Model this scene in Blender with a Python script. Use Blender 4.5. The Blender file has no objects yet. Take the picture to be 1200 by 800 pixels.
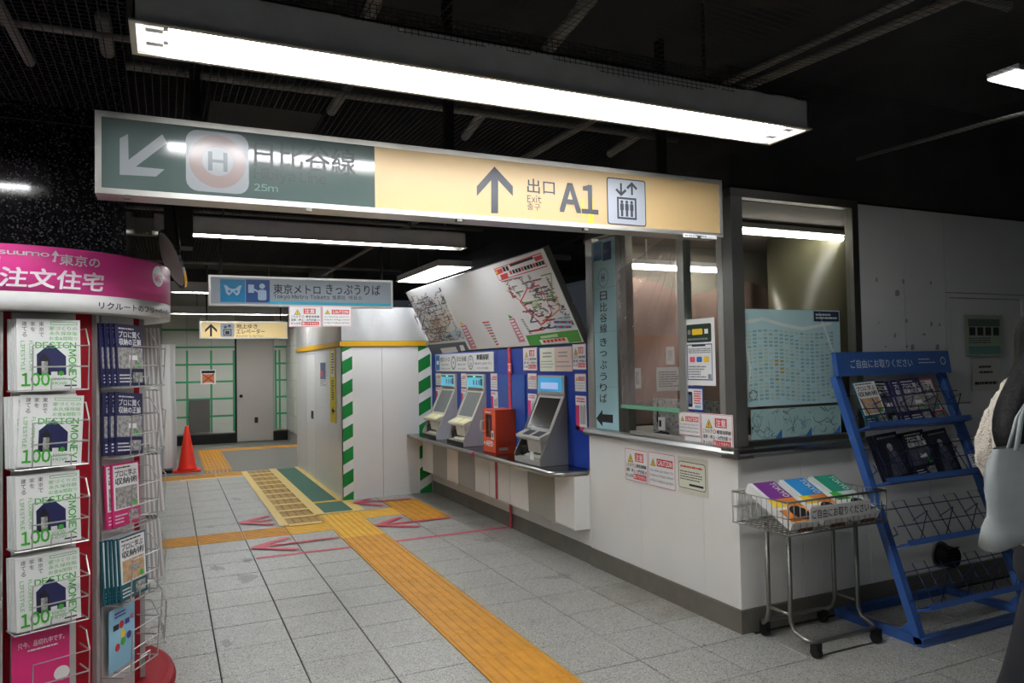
import bpy, bmesh, math, random
from mathutils import Vector, Matrix
random.seed(7)
SC = bpy.context.scene
COL = SC.collection

# ------------------------------------------------------------------ camera, world, exposure
CAM_H = 1.57
FPX = 863.0                                    # focal length in pixels of the 1200x800 frame
def _axes(yaw, pitch, roll):
    y, p, r = map(math.radians, (yaw, pitch, roll))
    fw = Vector((math.sin(y) * math.cos(p), math.cos(y) * math.cos(p), math.sin(p)))
    rt = Vector((math.cos(y), -math.sin(y), 0.0))
    up = rt.cross(fw)
    return rt * math.cos(r) + up * math.sin(r), up * math.cos(r) - rt * math.sin(r), fw
RT, UP, FW = _axes(25.1, 1.69, -1.05)
EYE = Vector((0, 0, CAM_H))
cam_data = bpy.data.cameras.new('camera')
cam_data.sensor_width = 36.0
cam_data.lens = FPX / 1200.0 * 36.0
cam_data.clip_start = 0.05
cam = bpy.data.objects.new('camera', cam_data)
COL.objects.link(cam)
_m = Matrix((RT, UP, -FW)).transposed().to_4x4()
_m.translation = EYE
cam.matrix_world = _m
SC.camera = cam
world = bpy.data.worlds.new('underground')
SC.world = world
world.use_nodes = True
world.node_tree.nodes['Background'].inputs[0].default_value = (0.75, 0.85, 1.0, 1)
world.node_tree.nodes['Background'].inputs[1].default_value = 0.02
SC.view_settings.view_transform = 'Standard'
SC.view_settings.look = 'None'
SC.view_settings.gamma = 1.0
SC.view_settings.exposure = 0.58
SC.view_settings.use_curve_mapping = False
LAMP = 36.0                                    # emission of the fluorescent tubes

# a pixel gives a direction; the plane it lies on gives the distance
def ray(px, py):
    return RT * ((px - 600) / FPX) - UP * ((py - 400) / FPX) + FW
def at_z(px, py, z=0.0):
    d = ray(px, py); return EYE + d * ((z - CAM_H) / d.z)
def at_x(px, py, x):
    d = ray(px, py); return EYE + d * (x / d.x)
def at_y(px, py, y):
    d = ray(px, py); return EYE + d * (y / d.y)
def zoom(ox, oy, s):
    return lambda x, y: (ox + x / s, oy + y / s)

# ------------------------------------------------------------------ materials
def lin(h):
    h = h.lstrip('#')
    out = []
    for i in (0, 2, 4):
        c = int(h[i:i + 2], 16) / 255.0
        out.append(c / 12.92 if c <= 0.04045 else ((c + 0.055) / 1.055) ** 2.4)
    return (*out, 1.0)
_mats = {}
def mat(name, col='#808080', rough=0.55, metal=0.0, emit=0.0, spec=0.5, alpha=1.0, grain=None, bump=None, coat=0.0, trans=0.0, ior=1.45):
    """Principled material; grain=(scale, amount, second colour) mixes a noise colour, bump=(scale, strength)."""
    if name in _mats: return _mats[name]
    m = bpy.data.materials.new(name); m.use_nodes = True
    nt = m.node_tree; b = nt.nodes['Principled BSDF']
    c = lin(col) if isinstance(col, str) else (*col, 1.0)
    b.inputs['Base Color'].default_value = c
    b.inputs['Roughness'].default_value = rough
    b.inputs['Metallic'].default_value = metal
    b.inputs['Specular IOR Level'].default_value = spec
    b.inputs['Alpha'].default_value = alpha
    b.inputs['Coat Weight'].default_value = coat
    b.inputs['Coat Roughness'].default_value = 0.05
    b.inputs['Transmission Weight'].default_value = trans
    b.inputs['IOR'].default_value = ior
    if emit:
        b.inputs['Emission Color'].default_value = c
        b.inputs['Emission Strength'].default_value = emit
    if grain or bump:
        tc = nt.nodes.new('ShaderNodeTexCoord')
    if grain:
        n = nt.nodes.new('ShaderNodeTexNoise'); n.inputs['Scale'].default_value = grain[0]; n.inputs['Detail'].default_value = 4
        nt.links.new(tc.outputs['Object'], n.inputs['Vector'])
        mx = nt.nodes.new('ShaderNodeMix'); mx.data_type = 'RGBA'
        rp = nt.nodes.new('ShaderNodeMapRange'); rp.inputs[1].default_value = 0.35; rp.inputs[2].default_value = 0.7; rp.inputs[4].default_value = grain[1]
        nt.links.new(n.outputs['Fac'], rp.inputs[0]); nt.links.new(rp.outputs[0], mx.inputs['Factor'])
        mx.inputs['A'].default_value = c; mx.inputs['B'].default_value = lin(grain[2])
        nt.links.new(mx.outputs['Result'], b.inputs['Base Color'])
    if bump:
        n2 = nt.nodes.new('ShaderNodeTexNoise'); n2.inputs['Scale'].default_value = bump[0]; n2.inputs['Detail'].default_value = 3
        nt.links.new(tc.outputs['Object'], n2.inputs['Vector'])
        bp = nt.nodes.new('ShaderNodeBump'); bp.inputs['Strength'].default_value = bump[1]; bp.inputs['Distance'].default_value = 0.02
        nt.links.new(n2.outputs['Fac'], bp.inputs['Height']); nt.links.new(bp.outputs['Normal'], b.inputs['Normal'])
    _mats[name] = m
    return m
def speckle(name, base, dark, light, scale=420.0, rough=0.5, stain=None):
    """terrazzo / granite: fine light and dark grains in object-independent (generated by position) space, broad stains on top"""
    m = mat(name, base, rough)
    nt = m.node_tree; b = nt.nodes['Principled BSDF']
    g = nt.nodes.new('ShaderNodeNewGeometry')
    v = nt.nodes.new('ShaderNodeTexVoronoi'); v.inputs['Scale'].default_value = scale
    n = nt.nodes.new('ShaderNodeTexNoise'); n.inputs['Scale'].default_value = scale * 0.45; n.inputs['Detail'].default_value = 2
    nt.links.new(g.outputs['Position'], v.inputs['Vector']); nt.links.new(g.outputs['Position'], n.inputs['Vector'])
    sp = nt.nodes.new('ShaderNodeSeparateColor'); nt.links.new(v.outputs['Color'], sp.inputs[0])
    r = nt.nodes.new('ShaderNodeValToRGB'); e = r.color_ramp.elements
    e[0].position = 0.0; e[0].color = lin(dark); e[1].position = 1.0; e[1].color = lin(light)
    x = e.new(0.16); x.color = lin(dark); x = e.new(0.24); x.color = lin(base); x = e.new(0.8); x.color = lin(base)
    nt.links.new(sp.outputs[0], r.inputs[0])
    out = r.outputs['Color']
    if stain:
        s = nt.nodes.new('ShaderNodeTexNoise'); s.inputs['Scale'].default_value = 1.1; s.inputs['Detail'].default_value = 6; s.inputs['Roughness'].default_value = 0.65
        nt.links.new(g.outputs['Position'], s.inputs['Vector'])
        mr = nt.nodes.new('ShaderNodeMapRange'); mr.inputs[1].default_value = 0.5; mr.inputs[2].default_value = 0.78; mr.inputs[4].default_value = stain[1]
        nt.links.new(s.outputs['Fac'], mr.inputs[0])
        mx = nt.nodes.new('ShaderNodeMix'); mx.data_type = 'RGBA'; mx.inputs['B'].default_value = lin(stain[0])
        nt.links.new(mr.outputs[0], mx.inputs['Factor']); nt.links.new(out, mx.inputs['A'])
        out = mx.outputs['Result']
    nt.links.new(out, b.inputs['Base Color'])
    return m

TILE = speckle('terrazzo_tile', '#a5a59f', '#605e57', '#c6c5c0', 240, 0.42, ('#7d786d', 0.55))
TILED = speckle('terrazzo_tile_soiled', '#a09f98', '#5d5a52', '#bfbdb7', 240, 0.43, ('#6b6152', 0.9))
GROUT = mat('grout', '#26241f', 0.9)
GRANITE = speckle('black_granite', '#131415', '#060606', '#4a4b4d', 160, 0.07)
TACT = mat('tactile_orange', '#cf8f22', 0.55, grain=(9, 0.55, '#9c6a1c'))
TACT2 = mat('tactile_yellow', '#e0aa22', 0.5, grain=(7, 0.5, '#b98a22'))
TACTB = mat('tactile_brown', '#a98238', 0.6, grain=(14, 0.6, '#8c6a30'))
WPANEL = mat('white_panel', '#f0efea', 0.32, grain=(2.3, 0.25, '#dedcd4'))
WPANEL2 = mat('white_hoarding', '#e9e9e8', 0.28, grain=(1.5, 0.2, '#dcdcdb'))
GPANEL = mat('grey_panel', '#a3a49f', 0.35)
STEEL = mat('brushed_steel', '#a9a9a6', 0.28, 1.0, bump=(60, 0.03))
STEELD = mat('dull_steel', '#77756f', 0.38, 1.0)
BASEM = mat('baseboard_steel', '#7b776c', 0.5, 0.25, grain=(6, 0.5, '#5d594f'))
ALU = mat('aluminium', '#c9c8c2', 0.35, 0.75)
BLACK = mat('black_plastic', '#101011', 0.5)
DARK = mat('dark_ceiling', '#33322f', 0.95, grain=(3, 0.6, '#1c1c1b'))
PIPE = mat('dusty_pipe', '#8d8a83', 0.8, grain=(12, 0.5, '#65625b'))
NET = mat('black_net', '#2b2b30', 0.9)
LAMPW = mat('lamp_white_enamel', '#e9e8e4', 0.45)
LAMPG = mat('lamp_grey_enamel', '#d3d3d3', 0.5, grain=(8, 0.5, '#b3b2b4'))
TUBE = mat('tube_glow', '#fbfcff', 0.3, emit=LAMP)
TUBE3 = mat('tube_glow_far', '#f9fcff', 0.3, emit=LAMP * 1.7)
TUBE2 = mat('tube_glow_new', '#f9fcff', 0.3, emit=LAMP * 0.85)
TUBE0 = mat('tube_glow_old', '#fbfcff', 0.3, emit=LAMP * 0.4)
WHITE = mat('paper_white', '#eeeeec', 0.6)
CREAM = mat('paper_cream', '#e4e5d0', 0.6)
INK = mat('ink_black', '#1a1a1c', 0.6)
GREY = mat('ink_grey', '#8b8d90', 0.6)
RED = mat('ink_red', '#d63b3f', 0.55)
PINKR = mat('ink_pink_red', '#d9566f', 0.55)
YEL = mat('ink_yellow', '#efc92f', 0.55)
GRN = mat('ink_green', '#3fa535', 0.55)
BLUE = mat('ink_blue', '#2a6fb4', 0.5)
CYAN = mat('ink_cyan', '#8ec6d8', 0.5)
REDTAPE = mat('red_tape', '#c2354a', 0.5, grain=(20, 0.35, '#d8707c'))
GLASS = mat('window_glass', '#eef3f1', 0.02, trans=1.0, ior=1.02, spec=0.5)

# ------------------------------------------------------------------ mesh building
class MB:
    def __init__(s): s.v = []; s.f = []; s.m = []
    def add(s, vs, fs, mi=0):
        o = len(s.v); s.v += [tuple(v) for v in vs]; s.f += [tuple(i + o for i in f) for f in fs]; s.m += [mi] * len(fs); return s
    def box(s, x0, y0, z0, x1, y1, z1, mi=0):
        if x0 > x1: x0, x1 = x1, x0
        if y0 > y1: y0, y1 = y1, y0
        if z0 > z1: z0, z1 = z1, z0
        v = [(x0,y0,z0),(x1,y0,z0),(x1,y1,z0),(x0,y1,z0),(x0,y0,z1),(x1,y0,z1),(x1,y1,z1),(x0,y1,z1)]
        return s.add(v, [(3,2,1,0),(4,5,6,7),(0,1,5,4),(1,2,6,5),(2,3,7,6),(3,0,4,7)], mi)
    def hexa(s, a, b, mi=0):
        """a: 4 points (loop), b: the 4 matching points"""
        return s.add(list(a) + list(b), [(3,2,1,0),(4,5,6,7),(0,1,5,4),(1,2,6,5),(2,3,7,6),(3,0,4,7)], mi)
    def prism(s, loop, vec, mi=0):
        n = len(loop); vec = Vector(vec)
        a = [Vector(p) for p in loop]; b = [p + vec for p in a]
        return s.add(a + b, [tuple(range(n - 1, -1, -1)), tuple(range(n, 2 * n))] + [(i, (i + 1) % n, n + (i + 1) % n, n + i) for i in range(n)], mi)
    def cyl(s, p0, p1, r0, r1=None, seg=12, mi=0, caps=True):
        r1 = r0 if r1 is None else r1
        p0, p1 = Vector(p0), Vector(p1); d = (p1 - p0).normalized()
        u = d.cross(Vector((0, 0, 1)));
        if u.length < 1e-4: u = Vector((1, 0, 0))
        u.normalize(); w = d.cross(u)
        vs = []
        for p, r in ((p0, r0), (p1, r1)):
            for i in range(seg):
                a = 2 * math.pi * i / seg; vs.append(p + (u * math.cos(a) + w * math.sin(a)) * r)
        fs = [(i, (i + 1) % seg, seg + (i + 1) % seg, seg + i) for i in range(seg)]
        if caps: fs += [tuple(range(seg - 1, -1, -1)), tuple(range(seg, 2 * seg))]
        return s.add(vs, fs, mi)
    def tube(s, pts, r, seg=8, mi=0, closed=False):
        pts = [Vector(p) for p in pts]; n = len(pts); vs = []; u = None
        for i, p in enumerate(pts):
            a = pts[i - 1] if (i > 0 or closed) else p; b = pts[(i + 1) % n] if (i < n - 1 or closed) else p
            d = (b - a).normalized()
            if u is None:
                u = d.cross(Vector((0, 0, 1)))
                if u.length < 1e-3: u = d.cross(Vector((0, 1, 0)))
            u = (u - d * u.dot(d)).normalized(); w = d.cross(u)
            for k in range(seg):
                t = 2 * math.pi * k / seg; vs.append(p + (u * math.cos(t) + w * math.sin(t)) * r)
        fs = []
        for i in range(n if closed else n - 1):
            j = (i + 1) % n
            for k in range(seg): fs.append((i * seg + k, i * seg + (k + 1) % seg, j * seg + (k + 1) % seg, j * seg + k))
        if not closed: fs += [tuple(range(seg - 1, -1, -1)), tuple(range((n - 1) * seg, n * seg))]
        return s.add(vs, fs, mi)
    def lathe(s, prof, c=(0, 0), seg=32, mi=0):
        vs = []; n = len(prof)
        for r, z in prof:
            for k in range(seg):
                a = 2 * math.pi * k / seg; vs.append((c[0] + r * math.cos(a), c[1] + r * math.sin(a), z))
        fs = [(i * seg + k, i * seg + (k + 1) % seg, (i + 1) * seg + (k + 1) % seg, (i + 1) * seg + k) for i in range(n - 1) for k in range(seg)]
        if prof[0][0] > 1e-6: fs.append(tuple(range(seg - 1, -1, -1)))
        if prof[-1][0] > 1e-6: fs.append(tuple(range((n - 1) * seg, n * seg)))
        return s.add(vs, fs, mi)
    def loft(s, secs, seg=20, mi=0):
        """secs: (centre, rx, ry[, tilt axis z up]) ellipses, joined and capped; rx along local x, ry along local y"""
        vs = []; n = len(secs)
        for c, rx, ry in secs:
            for k in range(seg): a = 2 * math.pi * k / seg; vs.append((c[0] + rx * math.cos(a), c[1] + ry * math.sin(a), c[2]))
        fs = [(i * seg + k, i * seg + (k + 1) % seg, (i + 1) * seg + (k + 1) % seg, (i + 1) * seg + k) for i in range(n - 1) for k in range(seg)]
        fs += [tuple(range(seg - 1, -1, -1)), tuple(range((n - 1) * seg, n * seg))]
        if secs[0][0][2] > secs[-1][0][2]: fs = [f[::-1] for f in fs]
        return s.add(vs, fs, mi)
    def mesh(s, name, mats, smooth=False):
        me = bpy.data.meshes.new(name)
        me.from_pydata(s.v, [], s.f)
        for m in (mats if isinstance(mats, (list, tuple)) else [mats]): me.materials.append(m)
        me.polygons.foreach_set('material_index', s.m)
        if smooth:
            me.polygons.foreach_set('use_smooth', [True] * len(s.f))
        me.update()
        return me
    def build(s, name, mats, parent=None, smooth=False, matrix=None):
        return link(name, s.mesh(name, mats, smooth), parent, matrix)
_world = {}
def link(name, me, parent=None, matrix=None):
    """matrix None with a parent: vertices are in world space; 'local': vertices are in the parent's space"""
    o = bpy.data.objects.new(name, me); COL.objects.link(o)
    if parent is not None:
        o.parent = parent
        if matrix is None: o.matrix_parent_inverse = _world.get(parent.name, parent.matrix_basis).inverted()
        elif matrix != 'local': o.matrix_basis = matrix
        _world[o.name] = Matrix.Identity(4) if matrix is None else _world.get(parent.name, parent.matrix_basis) @ (Matrix.Identity(4) if matrix == 'local' else matrix)
    else:
        if matrix is not None: o.matrix_basis = matrix
        _world[o.name] = o.matrix_basis.copy()
    return o
def tag(o, label=None, cat=None, group=None, kind=None):
    if label: o['label'] = label
    if cat: o['category'] = cat
    if group: o['group'] = group
    if kind: o['kind'] = kind
    return o
def thing(name, label, cat, loc=(0, 0, 0), rz=0.0, group=None, matrix=None):
    o = bpy.data.objects.new(name, None); COL.objects.link(o)
    o.empty_display_size = 0.1
    o.matrix_basis = matrix if matrix is not None else Matrix.Translation(loc) @ Matrix.Rotation(rz, 4, 'Z')
    _world[o.name] = o.matrix_basis.copy()
    return tag(o, label, cat, group)
def copy_tree(src, matrix, label=None, group=None):
    r = src.copy(); COL.objects.link(r); r.matrix_basis = matrix; _world[r.name] = matrix.copy()
    if label: r['label'] = label
    if group: r['group'] = group
    for ch in src.children:
        c = ch.copy(); COL.objects.link(c); c.parent = r
        for g in ch.children:
            d = g.copy(); COL.objects.link(d); d.parent = c
    return r
def struct(name, mb, m, parent=None, smooth=False):
    return tag(mb.build(name, m, parent, smooth), kind='structure' if parent is None else None)

# ------------------------------------------------------------------ flat print on a plane
_txt = {}
def text_geo(s, bold=0.0):
    k = (s, bold)
    if k not in _txt:
        if bold:                       # heavier strokes: the same outline a few times, slightly shifted
            vs, fs = text_geo(s); vs = [v[:2] for v in vs]; b = bold * 0.8; V, F_ = [], []
            for dx, dy in ((b, b), (-b, b), (b, -b), (-b, -b), (0, 0)):
                o = len(V); V += [(x + dx, y + dy, len(V) / max(len(vs), 1) * 0.00007) for x, y in vs]; F_ += [tuple(i + o for i in f) for f in fs]
            _txt[k] = (V, F_)
        elif len(s) > 1 and all(ord(c) < 127 for c in s):   # latin words: set letter by letter from the wide forms
            V, F_, x = [], [], 0.0
            for c in s:
                if c == ' ': x += 0.3; continue
                vs, fs = text_geo(c); a = min(v[0] for v in vs); w = max(v[0] for v in vs) - a; o = len(V)
                V += [(v[0] - a + x, v[1]) for v in vs]; F_ += [tuple(i + o for i in f) for f in fs]; x += w + 0.075
            _txt[k] = (V, F_)
        else:
            cu = bpy.data.curves.new('t', 'FONT'); cu.size = 1.0; cu.resolution_u = 2
            cu.body = chr(ord(s) + 0xFEE0) if len(s) == 1 and 33 <= ord(s) < 127 else s
            ob = bpy.data.objects.new('t', cu); me = ob.to_mesh()
            vs = [(v.co.x, v.co.y) for v in me.vertices]; fs = [tuple(p.vertices) for p in me.polygons]
            ob.to_mesh_clear(); bpy.data.objects.remove(ob); bpy.data.curves.remove(cu)
            _txt[k] = (vs, fs)
    return _txt[k]
class Frame:
    """a plane: origin o, right u, up v (unit), normal n towards the reader"""
    def __init__(s, o, u, v):
        s.o = Vector(o); s.u = Vector(u).normalized(); s.v = Vector(v).normalized(); s.n = s.u.cross(s.v)
    def px(s, x, y):
        d = ray(x, y); t = (s.o - EYE).dot(s.n) / d.dot(s.n); p = EYE + d * t - s.o
        return p.dot(s.u), p.dot(s.v)
    def matrix(s, off=0.0):
        m = Matrix((s.u, s.v, s.n)).transposed().to_4x4(); m.translation = s.o + s.n * off; return m
    def rect(s, x0, y0, x1, y1):
        """bounding rectangle in plane coordinates of a pixel box (averaged corners)"""
        a, b, c, d = s.px(x0, y0), s.px(x1, y0), s.px(x1, y1), s.px(x0, y1)
        return (a[0] + d[0]) / 2, (c[1] + d[1]) / 2, (b[0] + c[0]) / 2, (a[1] + b[1]) / 2
def wall_x(x, y, z=0.0): return Frame((x, y, z), (0, -1, 0), (0, 0, 1))     # faces -X
def wall_y(x, y, z=0.0): return Frame((x, y, z), (1, 0, 0), (0, 0, 1))      # faces -Y
class Print:
    """flat shapes in layers; every shape has a material"""
    def __init__(s, step=0.0006): s.mb = MB(); s.mats = []; s.step = step; s.lay = 1
    def mi(s, m):
        if m not in s.mats: s.mats.append(m)
        return s.mats.index(m)
    def poly(s, pts, m, lay=None):
        z = (lay or s.lay) * s.step
        a = sum(pts[i][0] * pts[(i + 1) % len(pts)][1] - pts[(i + 1) % len(pts)][0] * pts[i][1] for i in range(len(pts)))
        if a < 0: pts = pts[::-1]
        s.mb.add([(x, y, z) for x, y in pts], [tuple(range(len(pts)))], s.mi(m)); return s
    def rect(s, x0, y0, x1, y1, m, lay=None): return s.poly([(x0, y0), (x1, y0), (x1, y1), (x0, y1)], m, lay)
    def border(s, x0, y0, x1, y1, t, m, lay=None):
        s.rect(x0, y0, x1, y0 + t, m, lay); s.rect(x0, y1 - t, x1, y1, m, lay); s.rect(x0, y0 + t, x0 + t, y1 - t, m, lay); s.rect(x1 - t, y0 + t, x1, y1 - t, m, lay); return s
    def rrect(s, x0, y0, x1, y1, r, m, lay=None):
        p = []
        for cx, cy, a0 in ((x1 - r, y1 - r, 0), (x0 + r, y1 - r, 90), (x0 + r, y0 + r, 180), (x1 - r, y0 + r, 270)):
            for k in range(5): a = math.radians(a0 + k * 22.5); p.append((cx + r * math.cos(a), cy + r * math.sin(a)))
        return s.poly(p, m, lay)
    def disc(s, cx, cy, rx, m, lay=None, ry=None, seg=28):
        ry = ry or rx
        return s.poly([(cx + rx * math.cos(2 * math.pi * k / seg), cy + ry * math.sin(2 * math.pi * k / seg)) for k in range(seg)], m, lay)
    def ring(s, cx, cy, r, t, m, lay=None, seg=28, ry=None):
        ry = ry or r
        z = (lay or s.lay) * s.step; v = []
        for k in range(seg):
            a = 2 * math.pi * k / seg; v += [(cx + r * math.cos(a), cy + ry * math.sin(a), z), (cx + (r - t) * math.cos(a), cy + (ry - t) * math.sin(a), z)]
        s.mb.add(v, [(2 * k, (2 * k + 2) % (2 * seg), (2 * k + 3) % (2 * seg), 2 * k + 1) for k in range(seg)], s.mi(m)); return s
    def line(s, pts, w, m, lay=None):
        for (x0, y0), (x1, y1) in zip(pts, pts[1:]):
            dx, dy = x1 - x0, y1 - y0; L = math.hypot(dx, dy) or 1; nx, ny = -dy / L * w / 2, dx / L * w / 2
            ex, ey = dx / L * w / 3, dy / L * w / 3
            s.poly([(x0 + nx - ex, y0 + ny - ey), (x0 - nx - ex, y0 - ny - ey), (x1 - nx + ex, y1 - ny + ey), (x1 + nx + ex, y1 + ny + ey)], m, lay)
        return s
    def text(s, t, x0, y0, x1, y1, m, bold=0.0, lay=None, fit='box', rot=0, shear=0.0):
        """text scaled into the box; fit 'box' stretches, 'h' keeps proportions from the height and starts at x0"""
        vs, fs = text_geo(t, bold)
        if not vs: return s
        ax, bx = min(v[0] for v in vs), max(v[0] for v in vs); ay, by = min(v[1] for v in vs), max(v[1] for v in vs)
        W, H = (bx - ax) or 1, (by - ay) or 1
        if rot == 90:      # reads top to bottom
            sx, sy = (y1 - y0) / W, (x1 - x0) / H
            f = lambda v: (x0 + (v[1] - ay) * sy, y1 - (v[0] - ax) * sx)
        elif rot == -90:
            sx, sy = (y1 - y0) / W, (x1 - x0) / H
            f = lambda v: (x1 - (v[1] - ay) * sy, y0 + (v[0] - ax) * sx)
        else:
            sy = (y1 - y0) / H; sx = (x1 - x0) / W if fit == 'box' else min(sy, (x1 - x0) / W)
            if fit == 'c': sx = min(sy, (x1 - x0) / W); x0 = (x0 + x1) / 2 - W * sx / 2
            f = lambda v: (x0 + (v[0] - ax) * sx + shear * (v[1] - ay) * sy, y0 + (v[1] - ay) * sy)
        z = (lay or s.lay + 1) * s.step
        s.mb.add([(*f(v), z + (v[2] if len(v) > 2 else 0.0)) for v in vs], fs, s.mi(m)); return s
    def column(s, t, x0, y0, x1, y1, m, bold=0.0, lay=None):
        """vertical writing, one character under the other"""
        n = len(t); h = (y1 - y0) / n
        for i, ch in enumerate(t):
            if ch.strip(): s.text(ch, x0, y1 - (i + 0.9) * h, x1, y1 - (i + 0.1) * h, m, bold, lay)
        return s
    def lines(s, x0, y0, x1, y1, n, m, lay=None, fill=0.55, words=True):
        """rows of print too small to read"""
        h = (y1 - y0) / n
        for i in range(n):
            y = y1 - (i + 0.5) * h; x = x0; end = x1 - (x1 - x0) * random.choice((0, 0, 0.1, 0.3))
            while x < end:
                w = min((x1 - x0) * random.uniform(0.05, 0.2) if words else end - x, end - x)
                s.rect(x, y - h * fill / 2, x + w, y + h * fill / 2, m, lay); x += w + (x1 - x0) * 0.018
        return s
    def build(s, name, parent, matrix='local', warp=None):
        if warp: s.mb.v = [warp(v) for v in s.mb.v]
        return s.mb.build(name, s.mats, parent, matrix=matrix)
def board(name, label, cat, fr, x0, y0, x1, y1, m, t=0.004, off=0.001, group=None, edge=None):
    """a sheet or panel standing on plane fr, its front face t+off in front of the plane"""
    b = MB().box(x0, y0, -t, x1, y1, 0)
    return tag(b.build(name, m, matrix=fr.matrix(t + off)), label, cat, group)

# ================================================================== FLOOR
TX0, TP = 0.242, 0.400          # tile joints across, pitch
TY0, TQ = 3.275, 0.3925         # tile joints along, pitch
WX = 2.97                       # plane of the ticket wall and booth side
WY = 3.31                       # plane of the booth front
HY = 8.72                       # front of the white hoarding
def gx(i): return TX0 + TP * i
def gy(j): return TY0 + TQ * j
floor = struct('floor', MB().box(-5, -3, -0.12, 8, 19, -0.006), GROUT)
def tile_mesh(name, m, w=TP, d=TQ, g=0.0045, e=0.0):
    x0, x1, y0, y1 = g * .75, w - g * .75, g * .6, d - g * .6; c = 0.0022
    mb = MB().add([(x0, y0, -0.01), (x1, y0, -0.01), (x1, y1, -0.01), (x0, y1, -0.01),
                   (x0, y0, -c), (x1, y0, -c), (x1, y1, -c), (x0, y1, -c),
                   (x0 + c, y0 + c, 0), (x1 - c, y0 + c, 0), (x1 - c, y1 - c, 0), (x0 + c, y1 - c, 0)],
                  [(0,1,5,4),(1,2,6,5),(2,3,7,6),(3,0,4,7),(4,5,9,8),(5,6,10,9),(6,7,11,10),(7,4,8,11),(8,9,10,11)])
    return mb.mesh(name, m)
def bars_mesh(name, m, along_y=True, n=7):
    mb = MB(); g = 0.004; mb.box(g / 2, g / 2, -0.01, TP - g / 2, TQ - g / 2, 0.001)
    L = TP if along_y else TQ
    for k in range(n):
        c = (k + 0.5) * L / n; a = 0.012; b = 0.007
        lo, hi = 0.014, (TQ if along_y else TP) - 0.014
        q = [(c - a, lo, 0.001), (c + a, lo, 0.001), (c + b, lo + 0.006, 0.006), (c - b, lo + 0.006, 0.006),
             (c - a, hi, 0.001), (c + a, hi, 0.001), (c + b, hi - 0.006, 0.006), (c - b, hi - 0.006, 0.006)]
        if not along_y: q = [(y, x, z) for x, y, z in q]
        f = [(0,1,2,3),(1,5,6,2),(5,4,7,6),(4,0,3,7),(3,2,6,7)]
        mb.add(q, f if along_y else [t[::-1] for t in f])
    return mb.mesh(name, m)
def dots_mesh(name, m, n=5):
    mb = MB(); g = 0.004; mb.box(g / 2, g / 2, -0.01, TP - g / 2, TQ - g / 2, 0.001)
    for i in range(n):
        for j in range(n):
            cx, cy = (i + 0.5) * TP / n, (j + 0.5) * TQ / n; vs = []
            for r, z in ((0.015, 0.001), (0.009, 0.006)):
                for k in range(6): a = k * math.pi / 3; vs.append((cx + r * math.cos(a), cy + r * math.sin(a), z))
            mb.add(vs, [(k, (k + 1) % 6, 6 + (k + 1) % 6, 6 + k) for k in range(6)] + [tuple(range(6, 12))])
    return mb.mesh(name, m)
ME_TILE = tile_mesh('floor_tile', TILE); ME_TILED = tile_mesh('floor_tile', TILED)
ME_LONG = bars_mesh('tactile_tile', TACT, True)
ME_LONGY = bars_mesh('tactile_tile', TACT2, True)
ME_CROSS = bars_mesh('tactile_tile', TACT, False)
ME_CROSSY = bars_mesh('tactile_tile', TACT2, False)
ME_DOT = dots_mesh('tactile_tile', TACT)
ME_DOTB = dots_mesh('tactile_tile', TACTB)
special = {}
for j in range(-5, 9): special[(3, j)] = ME_LONG
for j in (9, 10, 11): special[(3, j)] = ME_LONGY
for i in (-2, -1, 0, 1): special[(i, 10)] = ME_CROSS
special[(2, 10)] = ME_CROSSY; special[(4, 11)] = ME_CROSSY
for j in (10, 11, 12): special[(5, j)] = ME_DOT
for j in range(11, 22): special[(2, j)] = ME_DOTB
for i in (-2, -1, 0, 1): special[(i, 21)] = ME_CROSS
rest = MB()
def put_tile(i, j):
    me = special.get((i, j))
    o = bpy.data.objects.new('tactile_tile' if me else 'floor_tile', me or (ME_TILED if i == 6 and j > 0 else ME_TILE)); COL.objects.link(o)
    o.parent = floor; o.location = (gx(i), gy(j), random.uniform(-0.0006, 0.0006))
for i in range(-14, 16):
    for j in range(-14, 23):
        x, y = gx(i) + TP / 2, gy(j) + TQ / 2
        if x > WX + 0.2 and y > WY + 0.1: continue
        if gx(i) > 1.85 and y > HY + 0.1: continue
        seen = (-2 <= i <= 6 and -3 <= j <= 21) or (7 <= i <= 12 and -4 <= j <= 0)
        if seen: put_tile(i, j)
        else: rest.box(gx(i) + .0018, gy(j) + .0018, -0.01, gx(i + 1) - .0018, gy(j + 1) - .0018, 0)
tag(rest.build('floor_tile_field', TILE, floor), kind='stuff')
FARF = mat('grey_paving', '#77756e', 0.6, grain=(40, 0.4, '#5f5d58'))
struct('far_floor_slab', MB().box(-4, gy(22) + 0.08, -0.006, 3.6, 18.5, 0.004), FARF, floor)
mb = MB()
for k in range(9):
    o = bpy.data.objects.new('tactile_tile', ME_LONG); COL.objects.link(o); o.parent = floor; o.location = (0.51, gy(22) - 0.02 + k * TQ, 0.006 if k else 0.001)
for k in range(4):
    o = bpy.data.objects.new('tactile_tile', ME_CROSS); COL.objects.link(o); o.parent = floor; o.location = (0.51 + 0.4 * (k + 1), gy(22) - 0.02 + 8 * TQ, 0.006)

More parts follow.
